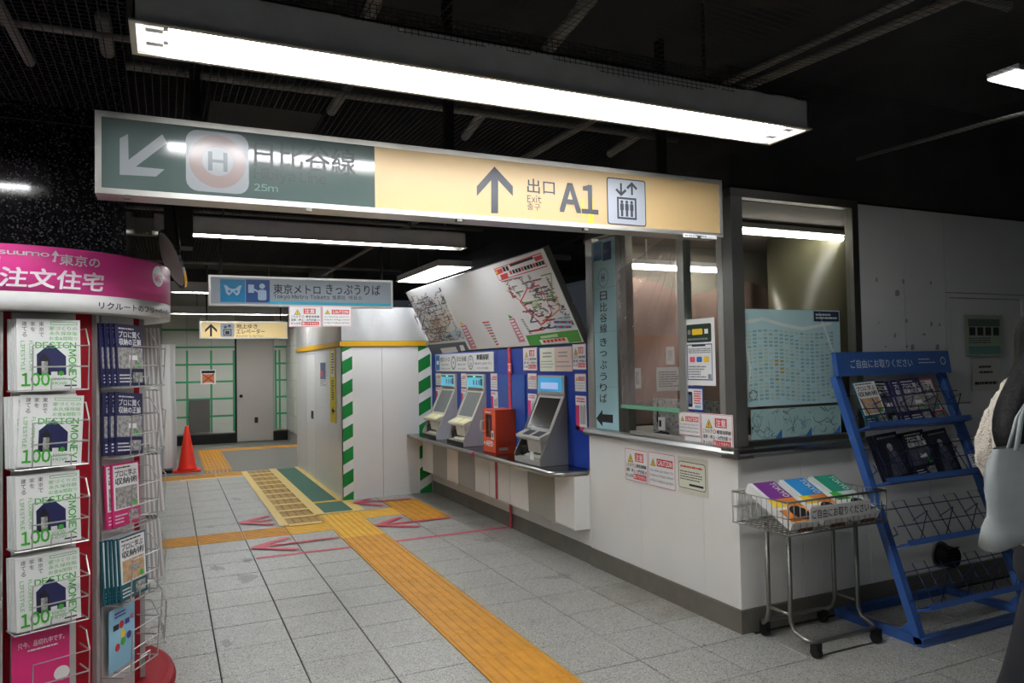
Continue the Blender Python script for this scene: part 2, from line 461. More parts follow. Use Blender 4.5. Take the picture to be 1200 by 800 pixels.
# coverings lying on the floor
TAPEY = mat('yellow_tape', '#d9bd6a', 0.45, grain=(25, 0.5, '#c9a54a'))
GREENMAT = mat('green_mat', '#34614f', 0.75, grain=(60, 0.4, '#2a5043'))
def flat(name, label, cat, x0, y0, x1, y1, m, z0=0.0075, t=0.0025, group=None):
    return tag(MB().box(x0, y0, z0, x1, y1, z0 + t).build(name, m), label, cat, group)
flat('floor_mat', 'long dark green floor mat beside the white hoarding', 'mat', 1.50, 8.76, 1.83, 11.93, GREENMAT, 0.001, 0.003)
flat('floor_mat', 'short dark green floor mat piece at the hoarding corner', 'mat', 1.50, 8.03, 1.83, 8.69, GREENMAT, 0.001, 0.003)
flat('floor_tape', 'yellow tape along the hoarding foot beside the long green mat', 'tape', 1.80, 8.76, 1.86, 12.0, TAPEY, 0.0042, 0.001)
flat('floor_tape', 'wide pale yellow tape between green mat and taped walkway blocks', 'tape', 1.405, 7.985, 1.515, 11.95, TAPEY, 0.0075, 0.001)
flat('floor_tape', 'yellow tape across the gap between the two green mats', 'tape', 1.50, 8.68, 1.84, 8.77, TACT2, 0.0042, 0.001)
flat('floor_tape', 'yellow tape along the near edge of the short green mat', 'tape', 1.44, 7.985, 1.88, 8.035, TAPEY, 0.0076, 0.0012)
flat('floor_tape', 'yellow tape on the right edge of the short green mat', 'tape', 1.83, 8.035, 1.95, 8.70, TAPEY, 0.0012, 0.0014)
flat('floor_tape', 'pale yellow tape along the left edge of the taped walkway blocks', 'tape', 1.00, 7.60, 1.085, 11.92, TAPEY, 0.0075, 0.001)
for k in range(11):
    y = gy(11) + k * TQ
    flat('floor_tape', 'short pale yellow tape strip across the brown walkway blocks', 'tape', 1.085, y - 0.045, 1.405, y + 0.045, TAPEY, 0.0088, 0.001, 'tape rungs across the walkway blocks')
flat('floor_tape', 'yellow tape along the near edge of the far orange tactile row', 'tape', 0.16, 11.40, 1.0, 11.53, TAPEY, 0.0012, 0.001)
def strip(mb, a, b, w, z=0.001, t=0.0012):
    a, b = Vector((a.x, a.y, 0)), Vector((b.x, b.y, 0)); d = (b - a).normalized(); n = Vector((-d.y, d.x, 0)) * w / 2
    up = Vector((0, 0, t)); lo = Vector((0, 0, z))
    q = [a - n + lo, b - n + lo, b + n + lo, a + n + lo]
    mb.hexa(q, [p + up for p in q])
def arrow(label, tip, barb1, barb2, tail, w=0.07):
    mb = MB()
    strip(mb, tip, barb1, w, 0.0082); strip(mb, tip, barb2, w, 0.0084)
    if tail is not None: strip(mb, tip, tail, w * 0.75, 0.0086)
    tag(mb.build('floor_arrow', REDTAPE), label, 'floor arrow', 'red tape arrows on the floor')
za, zb = zoom(190, 520, 6), zoom(360, 540, 6)
P = lambda z, x, y: at_z(*z(x, y))
arrow('large red tape arrow left of the tactile path', P(za, 640, 735), P(za, 890, 662), P(za, 950, 746), P(zb, 225, 540))
arrow('small pink-red tape arrow beside the taped walkway blocks', P(za, 550, 560), P(za, 750, 508), P(za, 785, 570), P(za, 775, 537))
arrow('red tape arrow right of the tactile path, pointing at its yellow end', P(zb, 495, 457), P(zb, 655, 400), P(zb, 790, 465), P(zb, 1000, 402))
arrow('red tape arrow at the foot of the hoarding front', P(zb, 338, 298), P(zb, 445, 268), P(zb, 535, 318), P(zb, 735, 268))
mb = MB(); strip(mb, at_z(300.5, 654), at_z(411, 641), 0.05, 0.001); strip(mb, at_z(464, 634), at_z(600, 617), 0.05, 0.001)
tag(mb.build('floor_tape', REDTAPE), 'red tape line across the floor to the ticket wall', 'tape')
STAIN = mat('black_scuff', '#55534d', 0.6, alpha=0.2)
for k, (x, y, w, h) in enumerate(((253, 666, 13, 5), (288, 656, 10, 5), (287, 678, 19, 7), (266, 754, 9, 6), (276, 585, 8, 2.5), (246, 617, 7, 1.6), (571, 633, 22, 4), (660, 676, 26, 5))):
    pts = []
    for i in range(14):
        a = 2 * math.pi * i / 14; rr = random.uniform(.25, 1.0); q = at_z(x + w * rr * math.cos(a), y + h * rr * math.sin(a)); pts.append((q.x, q.y, 0.0012))
    MB().add(pts[::-1], [tuple(range(14))]).build('scuff_mark', STAIN, floor)
# ================================================================== CEILING
struct('ceiling', MB().box(-5, -3, 3.3, 8, 19, 3.4), DARK)
beams = [(-4.5, 1.1, 2.98, 7.5, 1.45, 3.3), (-4.5, 4.6, 2.95, 7.5, 5.0, 3.3), (-4.5, 7.7, 3.0, 7.5, 8.1, 3.3), (-4.5, 10.6, 3.0, 7.5, 11.0, 3.3), (-4.5, 13.8, 3.0, 7.5, 14.2, 3.3)]
for i, b in enumerate(beams):
    struct('trim_%d' % (i + 1), MB().box(*b), DARK)
def pipe(label, pts, r, m=PIPE, grp='pipes above the ceiling net'):
    tag(MB().tube(pts, r, 10).build('ceiling_pipe', m, smooth=True), label, 'pipe', grp)
def pz(x, y, z): return at_z(x, y, z)
pipe('upper of two parallel dusty conduits above the right end of the lamp', [pz(835, 105, 3.0), pz(1050, 5, 3.0), pz(1150, -40, 3.0)], 0.018)
pipe('lower of two parallel dusty conduits above the right end of the lamp', [pz(858, 108, 2.97), pz(1115, 0, 2.97), pz(1200, -36, 2.97)], 0.022)
pipe('thick dusty pipe crossing above the middle of the lamp', [pz(640, 60, 3.02), pz(690, 0, 3.02), pz(720, -40, 3.02)], 0.03)
pipe('dusty pipe stub above the left half of the lamp', [pz(425, 35, 3.0), pz(440, 0, 3.0), pz(450, -30, 3.0)], 0.03)
pipe('dusty pipe above the lamp near the top left', [pz(130, 110, 3.0), pz(128, 70, 3.0), pz(120, 20, 3.0)], 0.03)
pipe('dusty pipe between the lamp and the yellow sign', [pz(545, 160, 3.0), pz(572, 125, 3.0)], 0.028)
pipe('dusty pipe over the exit end of the big sign', [pz(715, 180, 3.0), pz(760, 150, 3.0)], 0.028)
pipe('dusty pipe above the line emblem of the big sign', [pz(388, 130, 3.0), pz(408, 100, 3.0)], 0.028)
pipe('long thin conduit running along the corridor ceiling on the left', [(-0.6, 1.5, 2.9), (-0.4, 8, 2.92), (-0.3, 14, 2.92)], 0.02)
pipe('long thin conduit running above the ticket machines', [(2.2, 3.4, 2.95), (2.15, 9, 2.95), (2.1, 14, 2.95)], 0.025)
pipe('horizontal conduit in the dark at the upper right', [pz(980, 193, 2.85), pz(1160, 143, 2.85), pz(1260, 118, 2.85)], 0.012)
tag(MB().box(1.1, -1.5, 2.86, 1.75, 1.0, 3.2).build('air_duct', mat('duct_tan', '#6b5f45', 0.7, grain=(9, 0.5, '#453d2c'))), 'tan wrapped air duct above the ceiling net', 'duct')
tag(MB().box(0.2, 3.9, 2.9, 0.75, 4.4, 3.25).build('junction_box', DARK), 'grey box above the net behind the big sign', 'box')
for k, (y, r) in enumerate(((0.5, .015), (1.75, .02), (3.35, .014), (3.75, .022), (4.5, .012), (5.4, .018), (6.9, .015), (8.4, .02), (9.8, .015))):
    pipe('thin dusty conduit crossing the corridor above the ceiling net', [(-3.2, y + .05 * (k % 3), 2.86 + .03 * (k % 4)), (1.0, y, 2.88 + .03 * (k % 4)), (2.9, y - .06, 2.86 + .03 * (k % 4))], r)
# the black protective net under the ceiling: threads are narrow ribbons sagging between ties
def net_z(x, y):
    return 2.765 + 0.022 * math.sin(x * 2.1 + 0.7 * math.sin(y * 1.3)) + 0.02 * math.sin(y * 1.7 + 1.1 * x) + 0.012 * math.sin(5.1 * x + 3.3 * y)
net = MB()
def ribbon(p, q, n, w):
    """straight-in-plan thread from p to q following the sag"""
    dx, dy = q[0] - p[0], q[1] - p[1]; L = math.hypot(dx, dy); nx, ny = -dy / L * w / 2, dx / L * w / 2
    vs = []
    for k in range(n + 1):
        t = k / n; x, y = p[0] + dx * t, p[1] + dy * t; z = net_z(x, y)
        vs += [(x - nx, y - ny, z), (x + nx, y + ny, z)]
    net.add(vs, [(2 * k, 2 * k + 1, 2 * k + 3, 2 * k + 2) for k in range(n)])
NX0, NX1, NY0, NY1, NC = -3.5, 5.6, -0.4, 13.5, 0.03
k = NX0
while k < NX1:
    ribbon((k, NY0), (k, NY1), 60, 0.0035); k += NC
k = NY0
while k < NY1:
    ribbon((NX0, k), (NX1, k), 40, 0.0035); k += NC if k < 6 else NC * 1.6
# net edge hanging down over the near side of the big lamp
NX = -0.1
def hem(x): return 2.712 + 0.022 * math.sin(x * 2.3 + 1) + 0.014 * math.sin(x * 6.1) + 0.006 * math.sin(x * 31)
drape = MB()
while NX < 2.66:
    z1 = hem(NX); drape.add([(NX, 2.398, z1), (NX + .003, 2.398, z1), (NX + .003, 2.41, 2.79), (NX, 2.41, 2.79)], [(0, 1, 2, 3)]); NX += 0.024
for k in range(7):
    z = 2.79 - k * 0.016; run = None
    for i in range(231):
        x = -0.1 + 2.76 * i / 230
        if z > hem(x) and i < 230:
            run = x if run is None else run
        elif run is not None:
            y = 2.41 - (2.79 - z) * 0.14; drape.add([(run, y, z - .003), (x, y, z - .003), (x, y, z), (run, y, z)], [(0, 1, 2, 3)]); run = None
net_o = tag(net.build('ceiling_net', NET), 'black protective net hung below the dark ceiling', 'net'); drape.build('hanging_edge', NET, net_o)
# ================================================================== TICKET WALL / BOOTH WALLS
wall_r = struct('wall_right', MB().box(WX + 0.012, WY + 0.05, 0.0, WX + 0.09, HY + 0.1, 0.74), GROUT)
for a, b in ((4.958, 4.28), (4.278, 3.622), (3.620, WY)):
    MB().box(WX, b, 0.135, WX + 0.014, a, 1.0).build('wall_panel', WPANEL, wall_r)
for a, b in ((8.72, 7.9), (7.896, 7.05), (7.046, 6.4), (6.396, 5.62), (5.616, 4.964)):
    MB().box(WX, b, 0.135, WX + 0.014, a, 0.72).build('wall_panel', WPANEL, wall_r)
struct('wall_right_upper', MB().box(WX + 0.012, 3.4, 0.75, WX + 0.06, 4.96, 1.0), GROUT, wall_r)
bb = struct('baseboard_right', MB().box(WX - 0.012, WY - 0.012, 0, WX + 0.02, 4.955, 0.132), BASEM)
MB().box(WX - 0.004, 4.957, 0, WX + 0.02, HY, 0.14).build('baseboard_length', BASEM, bb)
wall_f = struct('wall_front', MB().box(WX + 0.01, WY + 0.012, 0, 8.0, WY + 0.09, 1.0), GROUT)
for a, b in ((WX + 0.0145, 3.458), (3.462, 4.038), (4.042, 4.62), (4.624, 5.2), (5.204, 5.8), (5.804, 6.6), (6.604, 7.4)):
    MB().box(a, WY, 0.135, b, WY + 0.014, 1.0).build('wall_panel', WPANEL, wall_f)
struct('baseboard_front', MB().box(WX + 0.0205, WY - 0.012, 0, 8, WY + 0.02, 0.132), BASEM)
# painted steel cladding right of the booth window, with the door outline
clad = struct('wall_front_upper', MB().box(4.02, WY + 0.016, 1.0, 8, WY + 0.09, 2.56), GROUT)
PAINT = mat('painted_cladding', '#d3d4d2', 0.45, grain=(3, 0.35, '#bcbdba'))
for x0, z0, x1, z1 in ((4.02, 1.003, 4.434, 2.55), (4.438, 1.003, 4.846, 2.55), (4.85, 2.005, 6.4, 2.55), (4.85, 1.003, 4.885, 2.0), (5.705, 1.003, 6.4, 2.0), (4.885, 1.97, 5.705, 2.0)):
    MB().box(x0, WY, z0, x1, WY + 0.018, z1).build('wall_panel', PAINT, clad)
d = struct('door_1', MB().box(4.889, WY + 0.006, 1.003, 5.701, WY + 0.018, 1.966), PAINT)
MARK = mat('paint_chip', '#92918d', 0.7)
fr = wall_y(0, WY)
pr = Print(0.0004)
zc = zoom(1000, 230, 4.21)
for (x, y, w, h) in ((115, 410, 10, 20), (217, 475, 25, 28), (247, 418, 12, 22), (382, 425, 10, 18), (262, 612, 14, 18), (385, 628, 14, 20), (425, 632, 12, 14), (350, 680, 20, 9), (292, 742, 20, 26), (415, 742, 20, 26), (205, 685, 12, 20), (265, 740, 12, 12), (125, 622, 8, 6), (160, 740, 10, 8)):
    x0, y0, x1, y1 = fr.rect(*zc(x - w / 2, y - h / 2), *zc(x + w / 2, y + h / 2))
    pr.poly([(x0, y0), ((x0 + x1) / 2, y0 - (y1 - y0) * .15), (x1, y0 + (y1 - y0) * .2), (x1 - (x1 - x0) * .2, y1), (x0 + (x1 - x0) * .15, y1 - (y1 - y0) * .1)], MARK)
pr.build('paint_chips', clad, matrix=fr.matrix())
# round vent cowl low on the front wall
v = thing('wall_vent', 'round dark vent cowl low on the white wall behind the blue rack', 'vent', (4.70, WY, 0.235))
MB().cyl((0, 0, 0), (0, -0.012, 0), 0.088, 0.085, 24).build('flange', STEELD, v, matrix='local')
MB().cyl((0, -0.012, 0), (0, -0.10, 0), 0.07, 0.066, 24, caps=False).build('hood', BLACK, v, matrix='local', smooth=True)
for k in range(6):
    MB().box(-0.06, -0.095, -0.055 + k * 0.022, 0.06, -0.085, -0.048 + k * 0.022).build('louvre', BLACK, v, matrix='local')
# steel nosing (hand rail) round the booth at counter height
rl = thing('booth_rail', 'rounded stainless rail running round the booth corner at counter height', 'rail', (WX, WY, 1.0))
MB().prism([(WX - 0.045, 4.96, 1.012), (WX - 0.055, 4.96, 1.03), (WX - 0.045, 4.96, 1.052), (WX - 0.02, 4.96, 1.06), (WX + 0.08, 4.96, 1.06), (WX + 0.08, 4.96, 1.0), (WX - 0.02, 4.96, 1.0)], (0, WY - 0.048 - 4.96, 0)).build('nosing', STEEL, rl)
MB().prism([(WX - 0.05, WY - 0.045, 1.012), (WX - 0.05, WY - 0.055, 1.03), (WX - 0.05, WY - 0.045, 1.052), (WX - 0.05, WY - 0.02, 1.06), (WX - 0.05, WY + 0.08, 1.06), (WX - 0.05, WY + 0.08, 1.0), (WX - 0.05, WY - 0.02, 1.0)], (4.02 - WX + 0.05, 0, 0)).build('nosing', STEEL, rl)
MB().cyl((WX - 0.045, WY - 0.045, 1.0), (WX - 0.045, WY - 0.045, 1.06), 0.018, seg=16).build('corner_cap', STEEL, rl, smooth=False)
# booth frame
ZT = 2.52
bf = thing('booth_glazing', 'stainless and aluminium glazing of the ticket booth', 'glazing', (WX, WY, 1.06))
def post(name, x0, y0, x1, y1, m, z0=1.06, z1=ZT): MB().box(x0, y0, z0, x1, y1, z1).build(name, m, bf)
post('corner_pillar', WX + 0.0, WY + 0.0, WX + 0.085, WY + 0.085, mat('pillar_steel', '#8b8a87', 0.33, 0.85))
post('post', WX + 0.0, WY + 0.088, WX + 0.07, WY + 0.135, ALU)
post('post', WX + 0.0, 3.758, WX + 0.06, 3.825, ALU)
post('post', WX + 0.0, 4.405, WX + 0.06, 4.46, STEELD)
post('post', WX + 0.0, 4.465, WX + 0.07, 4.535, STEELD)
post('post', WX + 0.0, 4.86, WX + 0.06, 4.958, ALU)
post('post', 3.965, WY + 0.0, 4.02, WY + 0.06, STEELD)
post('post', WX + 0.085, WY + 0.02, WX + 0.10, WY + 0.05, BLACK)
post('head_rail', WX + 0.001, WY + 0.085, WX + 0.06, 4.96, STEELD, ZT, ZT + 0.05)
post('head_rail', WX + 0.001, WY + 0.001, 4.02, WY + 0.06, STEELD, ZT, ZT + 0.05)
post('sill_rail', WX + 0.09, WY + 0.004, 3.965, WY + 0.06, STEELD, 1.06, 1.09)
post('sill_rail', WX + 0.004, 3.825, WX + 0.06, 4.405, ALU, 1.06, 1.075)
post('sill_rail', WX + 0.004, WY + 0.135, WX + 0.06, 3.758, ALU, 1.06, 1.075)
MB().box(WX + 0.025, WY + 0.136, 1.076, WX + 0.031, 3.757, ZT).build('glass_pane', GLASS, bf)
MB().box(WX + 0.09, WY + 0.03, 1.09, 3.964, WY + 0.036, ZT).build('glass_pane', GLASS, bf)
# dark fascia above the booth
struct('trim_9', MB().box(WX + 0.02, WY + 0.02, ZT + 0.05, 8, WY + 0.1, 3.3), DARK)
struct('trim_10', MB().box(WX + 0.02, WY + 0.1, ZT + 0.05, WX + 0.1, 12, 3.3), DARK)
# booth inside
ins = mat('booth_beige', '#8b867a', 0.7, grain=(2, 0.3, '#77726a'))
struct('wall_booth_back', MB().box(WX + 0.1, 5.0, 0, 6.6, 5.08, ZT), ins)
struct('wall_booth_side', MB().box(6.5, WY + 0.1, 0, 6.6, 5.0, ZT), ins)
struct('booth_ceiling', MB().box(WX + 0.07, WY + 0.08, ZT, 6.6, 5.1, ZT + 0.04), mat('booth_ceiling', '#8b827e', 0.8))
struct('booth_floor', MB().box(WX + 0.1, WY + 0.1, 0.0, 6.6, 5.0, 0.02), FARF)
tag(MB().cyl((4.62, 4.25, 0.02), (4.62, 4.25, ZT), 0.33, seg=40).build('round_column', mat('olive_column', '#5b5946', 0.35), smooth=True), 'smooth olive round column inside the ticket booth', 'column')
def booth_lamp(x0, x1, y, z, lbl, e):
    t = thing('booth_lamp', lbl, 'lamp', ((x0 + x1) / 2, y, z))
    for x in (x0 + .2, x1 - .2):
        if z < 2.4: MB().cyl((x, y, z + .055), (x, y, ZT), .006).build('hanger', LAMPW, t)
    MB().box(x0, y - 0.05, z + 0.02, x1, y + 0.05, z + 0.055).build('housing', LAMPW, t)
    MB().cyl((x0 + 0.02, y, z), (x1 - 0.02, y, z), 0.018, seg=10).build('tube', mat('booth_tube_%g' % e, '#fff8ee', emit=e), t, smooth=True)
booth_lamp(3.38, 4.6, 3.92, 2.455, 'bright fluorescent lamp inside the booth nearest its front window', 11.0)
booth_lamp(3.2, 4.3, 4.75, 2.30, 'second fluorescent lamp at the back of the booth', 15.0)
# brown sheet, board and papers behind the ticket window
BROWN = mat('brown_sheet', '#9c857c', 0.5, grain=(5, 0.4, '#775e58'))
mb = MB(); N = 40
vs = []
for k in range(N + 1):
    x = 3.1 + 2.6 * k / N; y = 4.93 + 0.02 * math.sin(k * 1.3) + 0.012 * math.sin(k * 2.9); vs += [(x, y, 1.06), (x, y, 2.18 + 0.06 * math.sin(k * 0.35))]
mb.add(vs, [(2 * k, 2 * k + 2, 2 * k + 3, 2 * k + 1) for k in range(N)])
tag(mb.build('hanging_sheet', BROWN, smooth=True), 'brown plastic sheet hung across the back of the booth', 'sheet')
fr = wall_y(0, 4.90)
TAN = mat('tan_board', '#a9795c', 0.6)
b = board('notice_board', 'tan board seen through the ticket window', 'board', fr, *fr.rect(737, 393, 800, 470), TAN, 0.012)
for (r, lbl) in (((779, 406, 789, 427), 'small white paper on the tan board'), ((768, 430, 796, 458), 'printed white paper low on the tan board'), ((741, 431, 750, 455), 'pale paper at the left of the tan board')):
    x0, y0, x1, y1 = fr.rect(*r)
    p = board('paper_sheet', lbl, 'paper', fr, x0, y0, x1, y1, WHITE, 0.002, 0.014)
    q = Print(); q.lines(x0 + .02, y0 + .03, x1 - .02, y1 - .03, 7, GREY); q.build('printed_lines', p)
MARB = speckle('grey_marble_screen', '#a9aaa6', '#7b7c7a', '#cfcfcc', 60, 0.3)
tag(MB().box(WX + 0.22, 3.7, 1.06, WX + 0.24, 4.42, 1.30).build('counter_screen', MARB), 'low marbled grey screen behind the ticket window', 'screen')
tag(MB().box(WX + 0.082, 3.6, 1.0, WX + 0.6, 4.88, 1.055).build('booth_counter', GPANEL), 'grey counter inside the ticket booth', 'counter')
t = thing('window_microphone', 'small white gadget on a dark base behind the ticket window', 'microphone', (WX + 0.15, 4.23, 1.055))
MB().lathe([(0.055, 0), (0.055, 0.012), (0.02, 0.02)], seg=20).build('base', BLACK, t, matrix='local')
MB().tube([(0, 0, 0.02), (-0.01, 0.03, 0.09), (0.0, 0.035, 0.22)], 0.006).build('stem', BLACK, t, matrix='local')
MB().box(-0.012, -0.028, 0.03, 0.012, 0.018, 0.12).build('handset', WHITE, t, matrix='local')
MB().box(-0.014, -0.016, 0.055, -0.012, 0.006, 0.10).build('display', BLACK, t, matrix='local')
# crinkled clear film taped over the ticket window
m = bpy.data.materials.new('clear_film'); m.use_nodes = True; nt = m.node_tree; bs = nt.nodes['Principled BSDF']
bs.inputs['Base Color'].default_value = lin('#b9acaa'); bs.inputs['Roughness'].default_value = 0.16; bs.inputs['Alpha'].default_value = 0.40
FILM = m
mb = MB(); NU, NV = 110, 90; fy0, fy1, fz0, fz1 = 3.82, 4.47, 1.23, 2.30
vs = []
for j in range(NV + 1):
    for i in range(NU + 1):
        u, v_ = i / NU, j / NV; top = 2.22 + 0.18 * (1 - u)
        y = fy0 + (fy1 - fy0) * u; z = fz0 + (top - fz0) * v_
        a = math.atan2(z - 2.5, y - 3.7); 
        x = WX - 0.014 + 0.008 * math.sin(a * 60) * (0.3 + u * .5) + 0.006 * math.sin(a * 97 + 2) - 0.01 * math.sin(math.pi * v_) * math.sin(math.pi * u)
        vs.append((x, y, z))
mb.add(vs, [(j * (NU + 1) + i, j * (NU + 1) + i + 1, (j + 1) * (NU + 1) + i + 1, (j + 1) * (NU + 1) + i) for j in range(NV) for i in range(NU)])
tag(mb.build('plastic_film', FILM, smooth=True), 'crinkled clear plastic film taped over the ticket window', 'plastic film')
tag(MB().box(WX - 0.028, 3.80, 1.235, WX - 0.02, 4.46, 1.262).build('green_tape_strip', mat('green_film_tape', '#6fae8c', 0.4)), 'strip of green tape along the foot of the plastic film', 'tape')
# ================================================================== HOARDING
HX = 1.86
hw = struct('wall_hoarding', MB().box(HX + 0.02, HY + 0.02, 0, WX + 0.3, 12.05, 2.28), GPANEL)
for a, b in ((HX, 2.345), (2.349, 2.99)):
    MB().box(a, HY, 0.0, b, HY + 0.02, 1.80).build('hoarding_panel', WPANEL2, hw)
for a, b in ((HY, 9.55), (9.554, 10.4), (10.404, 11.2), (11.204, 12.05)):
    MB().box(HX, a, 0.0, HX + 0.02, b, 1.80).build('hoarding_panel', WPANEL2, hw)
WRAP = mat('hoarding_film', '#b9babb', 0.3, bump=(5, 0.5))
mb = MB(); N = 30; vs = []
for k in range(N + 1):
    x = HX - 0.005 + 1.15 * k / N
    for z in (1.87, 1.96, 2.06, 2.16, 2.27): vs.append((x, HY - 0.012 + 0.004 * math.sin(k * .8 + z * 9) + 0.003 * math.sin(k * 1.5 - z * 17), z))
mb.add(vs, [(k * 5 + i, (k + 1) * 5 + i, (k + 1) * 5 + i + 1, k * 5 + i + 1) for k in range(N) for i in range(4)])
o = len(vs); vs = []
for k in range(N + 1):
    y = HY - 0.01 + 3.3 * k / N
    for z in (1.87, 1.96, 2.06, 2.16, 2.27): vs.append((HX - 0.012 + 0.004 * math.sin(k * .7 + z * 8) + 0.002 * math.sin(k * 1.6 + z * 14), y, z))
mb.add(vs, [(k * 5 + i, k * 5 + i + 1, (k + 1) * 5 + i + 1, (k + 1) * 5 + i) for k in range(N) for i in range(4)])
tag(mb.build('wrapping_film', WRAP, smooth=True), 'wrinkled grey film wrapped round the top of the hoarding', 'plastic film')
YT = mat('hoarding_yellow_tape', '#dba81e', 0.45)
tag(MB().box(HX - 0.022, HY - 0.024, 1.805, 2.90, HY - 0.004, 1.865).box(HX - 0.022, HY - 0.004, 1.805, HX - 0.004, 12.0, 1.865).build('hoarding_tape', YT), 'yellow tape band round the white hoarding at head height', 'tape')
HG = mat('safety_green', '#12893c', 0.5)
def safety_strip(x0, x1, z1, label):
    o = tag(MB().box(x0, HY - 0.008, 0.0, x1, HY - 0.0005, z1).build('safety_strip', WHITE), label, 'safety strip', 'green striped strips')
    z = -0.12; w = x1 - x0
    while z < z1:
        a, b = z, z + 0.155; lo = lambda v: min(max(v, 0.0), z1)
        q = [(x0, lo(a)), (x1, lo(a + w * .55)), (x1, lo(b + w * .55)), (x0, lo(b))]
        if q[2][1] - q[1][1] > 0.01 or q[3][1] - q[0][1] > 0.01:
            MB().add([(x, HY - 0.0095, zz) for x, zz in q] + [(x, HY - 0.008, zz) for x, zz in q], [(0,1,2,3),(0,4,5,1),(1,5,6,2),(2,6,7,3),(3,7,4,0)]).build('green_stripe', HG, o)
        z += 0.265
    return o
safety_strip(1.865, 1.985, 1.79, 'green and white striped strip at the left corner of the hoarding')
safety_strip(2.80, 2.955, 1.80, 'green and white striped strip next to the ticket machines')
# door outline, papers and yellow placard on the long side of the hoarding
fr = wall_x(HX, 0)
pr = Print(0.0005)
for x in (358.5, 369.0):
    a = fr.px(x, 412); pr.rect(a[0] - 0.004, 0.0, a[0] + 0.004, 1.79, GREY)
a, b = fr.px(358.5, 412), fr.px(369, 412); pr.rect(a[0], 1.75, b[0], 1.757, GREY)
zd = zoom(190, 380, 3.64)
x0, y0, x1, y1 = fr.rect(*zd(636, 368), *zd(646, 402)); pr.rect(x0, y0, x1, y1, INK)
pr.build('door_outline', hw, matrix=fr.matrix())
x0, y0, x1, y1 = fr.rect(*zd(675, 150), *zd(700, 270))
p = board('notice_sheet', 'blue-grey printed notice on the side of the hoarding', 'notice', fr, x0, y0, x1, y1, WHITE, 0.003)
q = Print(); q.rect(x0 + .02, y0 + .3 * (y1 - y0), x1 - .02, y1 - .04, mat('ink_slate', '#5a6b8a', 0.6)); q.rect(x0 + .04, y0 + .42 * (y1 - y0), (x0 + x1) / 2, y0 + .6 * (y1 - y0), RED, 2); q.lines(x0 + .02, y0 + .02, x1 - .02, y0 + .28 * (y1 - y0), 5, GREY); q.build('printed_picture', p)
x0, y0, x1, y1 = fr.rect(*zd(718, 105), *zd(742, 418))
p = board('vertical_placard', 'tall narrow yellow placard with arrow by the hoarding corner', 'placard', fr, x0, y0, x1, y1, mat('placard_yellow', '#e3cf2c', 0.5), 0.004)
q = Print(); h = y1 - y0; w = x1 - x0
q.rect(x0 + w * .2, y0 + h * .62, x1 - w * .2, y0 + h * .98, WHITE); q.lines(x0 + w * .3, y0 + h * .66, x1 - w * .3, y0 + h * .95, 8, INK, 2)
q.lines(x0 + w * .3, y0 + h * .3, x1 - w * .3, y0 + h * .58, 9, INK)
cx, cy = (x0 + x1) / 2, y0 + h * .16
q.poly([(cx - w * .3, cy), (cx + w * .05, cy + h * .06), (cx + w * .05, cy - h * .06)], INK); q.rect(cx, cy - h * .018, cx + w * .3, cy + h * .018, INK)
q.build('printed_graphics', p)
# ================================================================== FAR CORRIDOR
FT = mat('far_wall_tile', '#c9cbc0', 0.35)
GT = mat('green_masking_tape', '#3d9a68', 0.5)
FY = 16.6
fw_ = struct('wall_back', MB().box(-2.2, FY + 0.02, 0, 4.0, FY + 0.15, 3.3), GPANEL)
door_x0, door_x1 = 1.33, 2.06
def far_tiles(x0, x1, cols, z_rows):
    xs = [x0 + (x1 - x0) * k / cols for k in range(cols + 1)]
    for a, b in zip(xs, xs[1:]):
        for z0, z1 in zip(z_rows, z_rows[1:]):
            MB().box(a + .006, FY, z0 + .006, b - .006, FY + 0.03, z1 - .006).build('wall_tile', FT, fw_)
zr = [0.22 + 0.36 * k for k in range(8)]
far_tiles(-0.1, 1.30, 3, zr)
far_tiles(2.09, 2.62, 2, zr)
tg = thing('tape_grid', 'green masking tape grid over the far white wall tiles', 'tape', (1.0, FY, 0.2))
for z in zr[1:7]:
    MB().box(-0.1, FY - 0.004, z - 0.02, 1.29, FY - 0.001, z + 0.02).build('tape_strip', GT, tg)
    MB().box(2.10, FY - 0.004, z - 0.02, 2.62, FY - 0.001, z + 0.02).build('tape_strip', GT, tg)
for x in (0.37, 0.83, 1.27, 2.12, 2.2, 2.36):
    MB().box(x - 0.02, FY - 0.007, 0.25, x + 0.02, FY - 0.004, 1.95).build('tape_strip', GT, tg)
dr = struct('door_2', MB().box(door_x0, FY - 0.01, 0.02, door_x1, FY + 0.04, 2.5), mat('far_door_grey', '#b3aea6', 0.4))
MB().cyl((door_x0 + .08, FY - 0.01, 0.98), (door_x0 + .08, FY - 0.06, 0.98), 0.035, seg=14).build('door_knob', BLACK, dr)
MB().box(1.68, FY - 0.014, 0.40, 1.75, FY - 0.008, 0.52).build('door_sign', INK, dr)
MB().box(door_x0 - 0.04, FY - 0.02, 0, door_x0, FY + 0.04, 2.5).build('door_jamb', BLACK, dr)
struct('baseboard_back', MB().box(-2.2, FY - 0.02, 0, door_x0 - 0.04, FY + 0.02, 0.2).box(door_x1, FY - 0.02, 0, 4, FY + 0.02, 0.2), BLACK)
tag(MB().box(0.40, FY - 0.03, 0.26, 0.80, FY - 0.008, 0.93).build('vent_cover', mat('dark_grille', '#5e5c57', 0.5)), 'dark grey metal cover low on the far wall', 'vent')
fr = wall_y(0, FY)
x0, y0, x1, y1 = fr.rect(235, 433, 253, 450)
p = board('no_entry_poster', 'small poster with a red cross on the far wall', 'poster', fr, x0, y0, x1, y1, WHITE, 0.003, 0.01)
q = Print(0.001); w, h = x1 - x0, y1 - y0
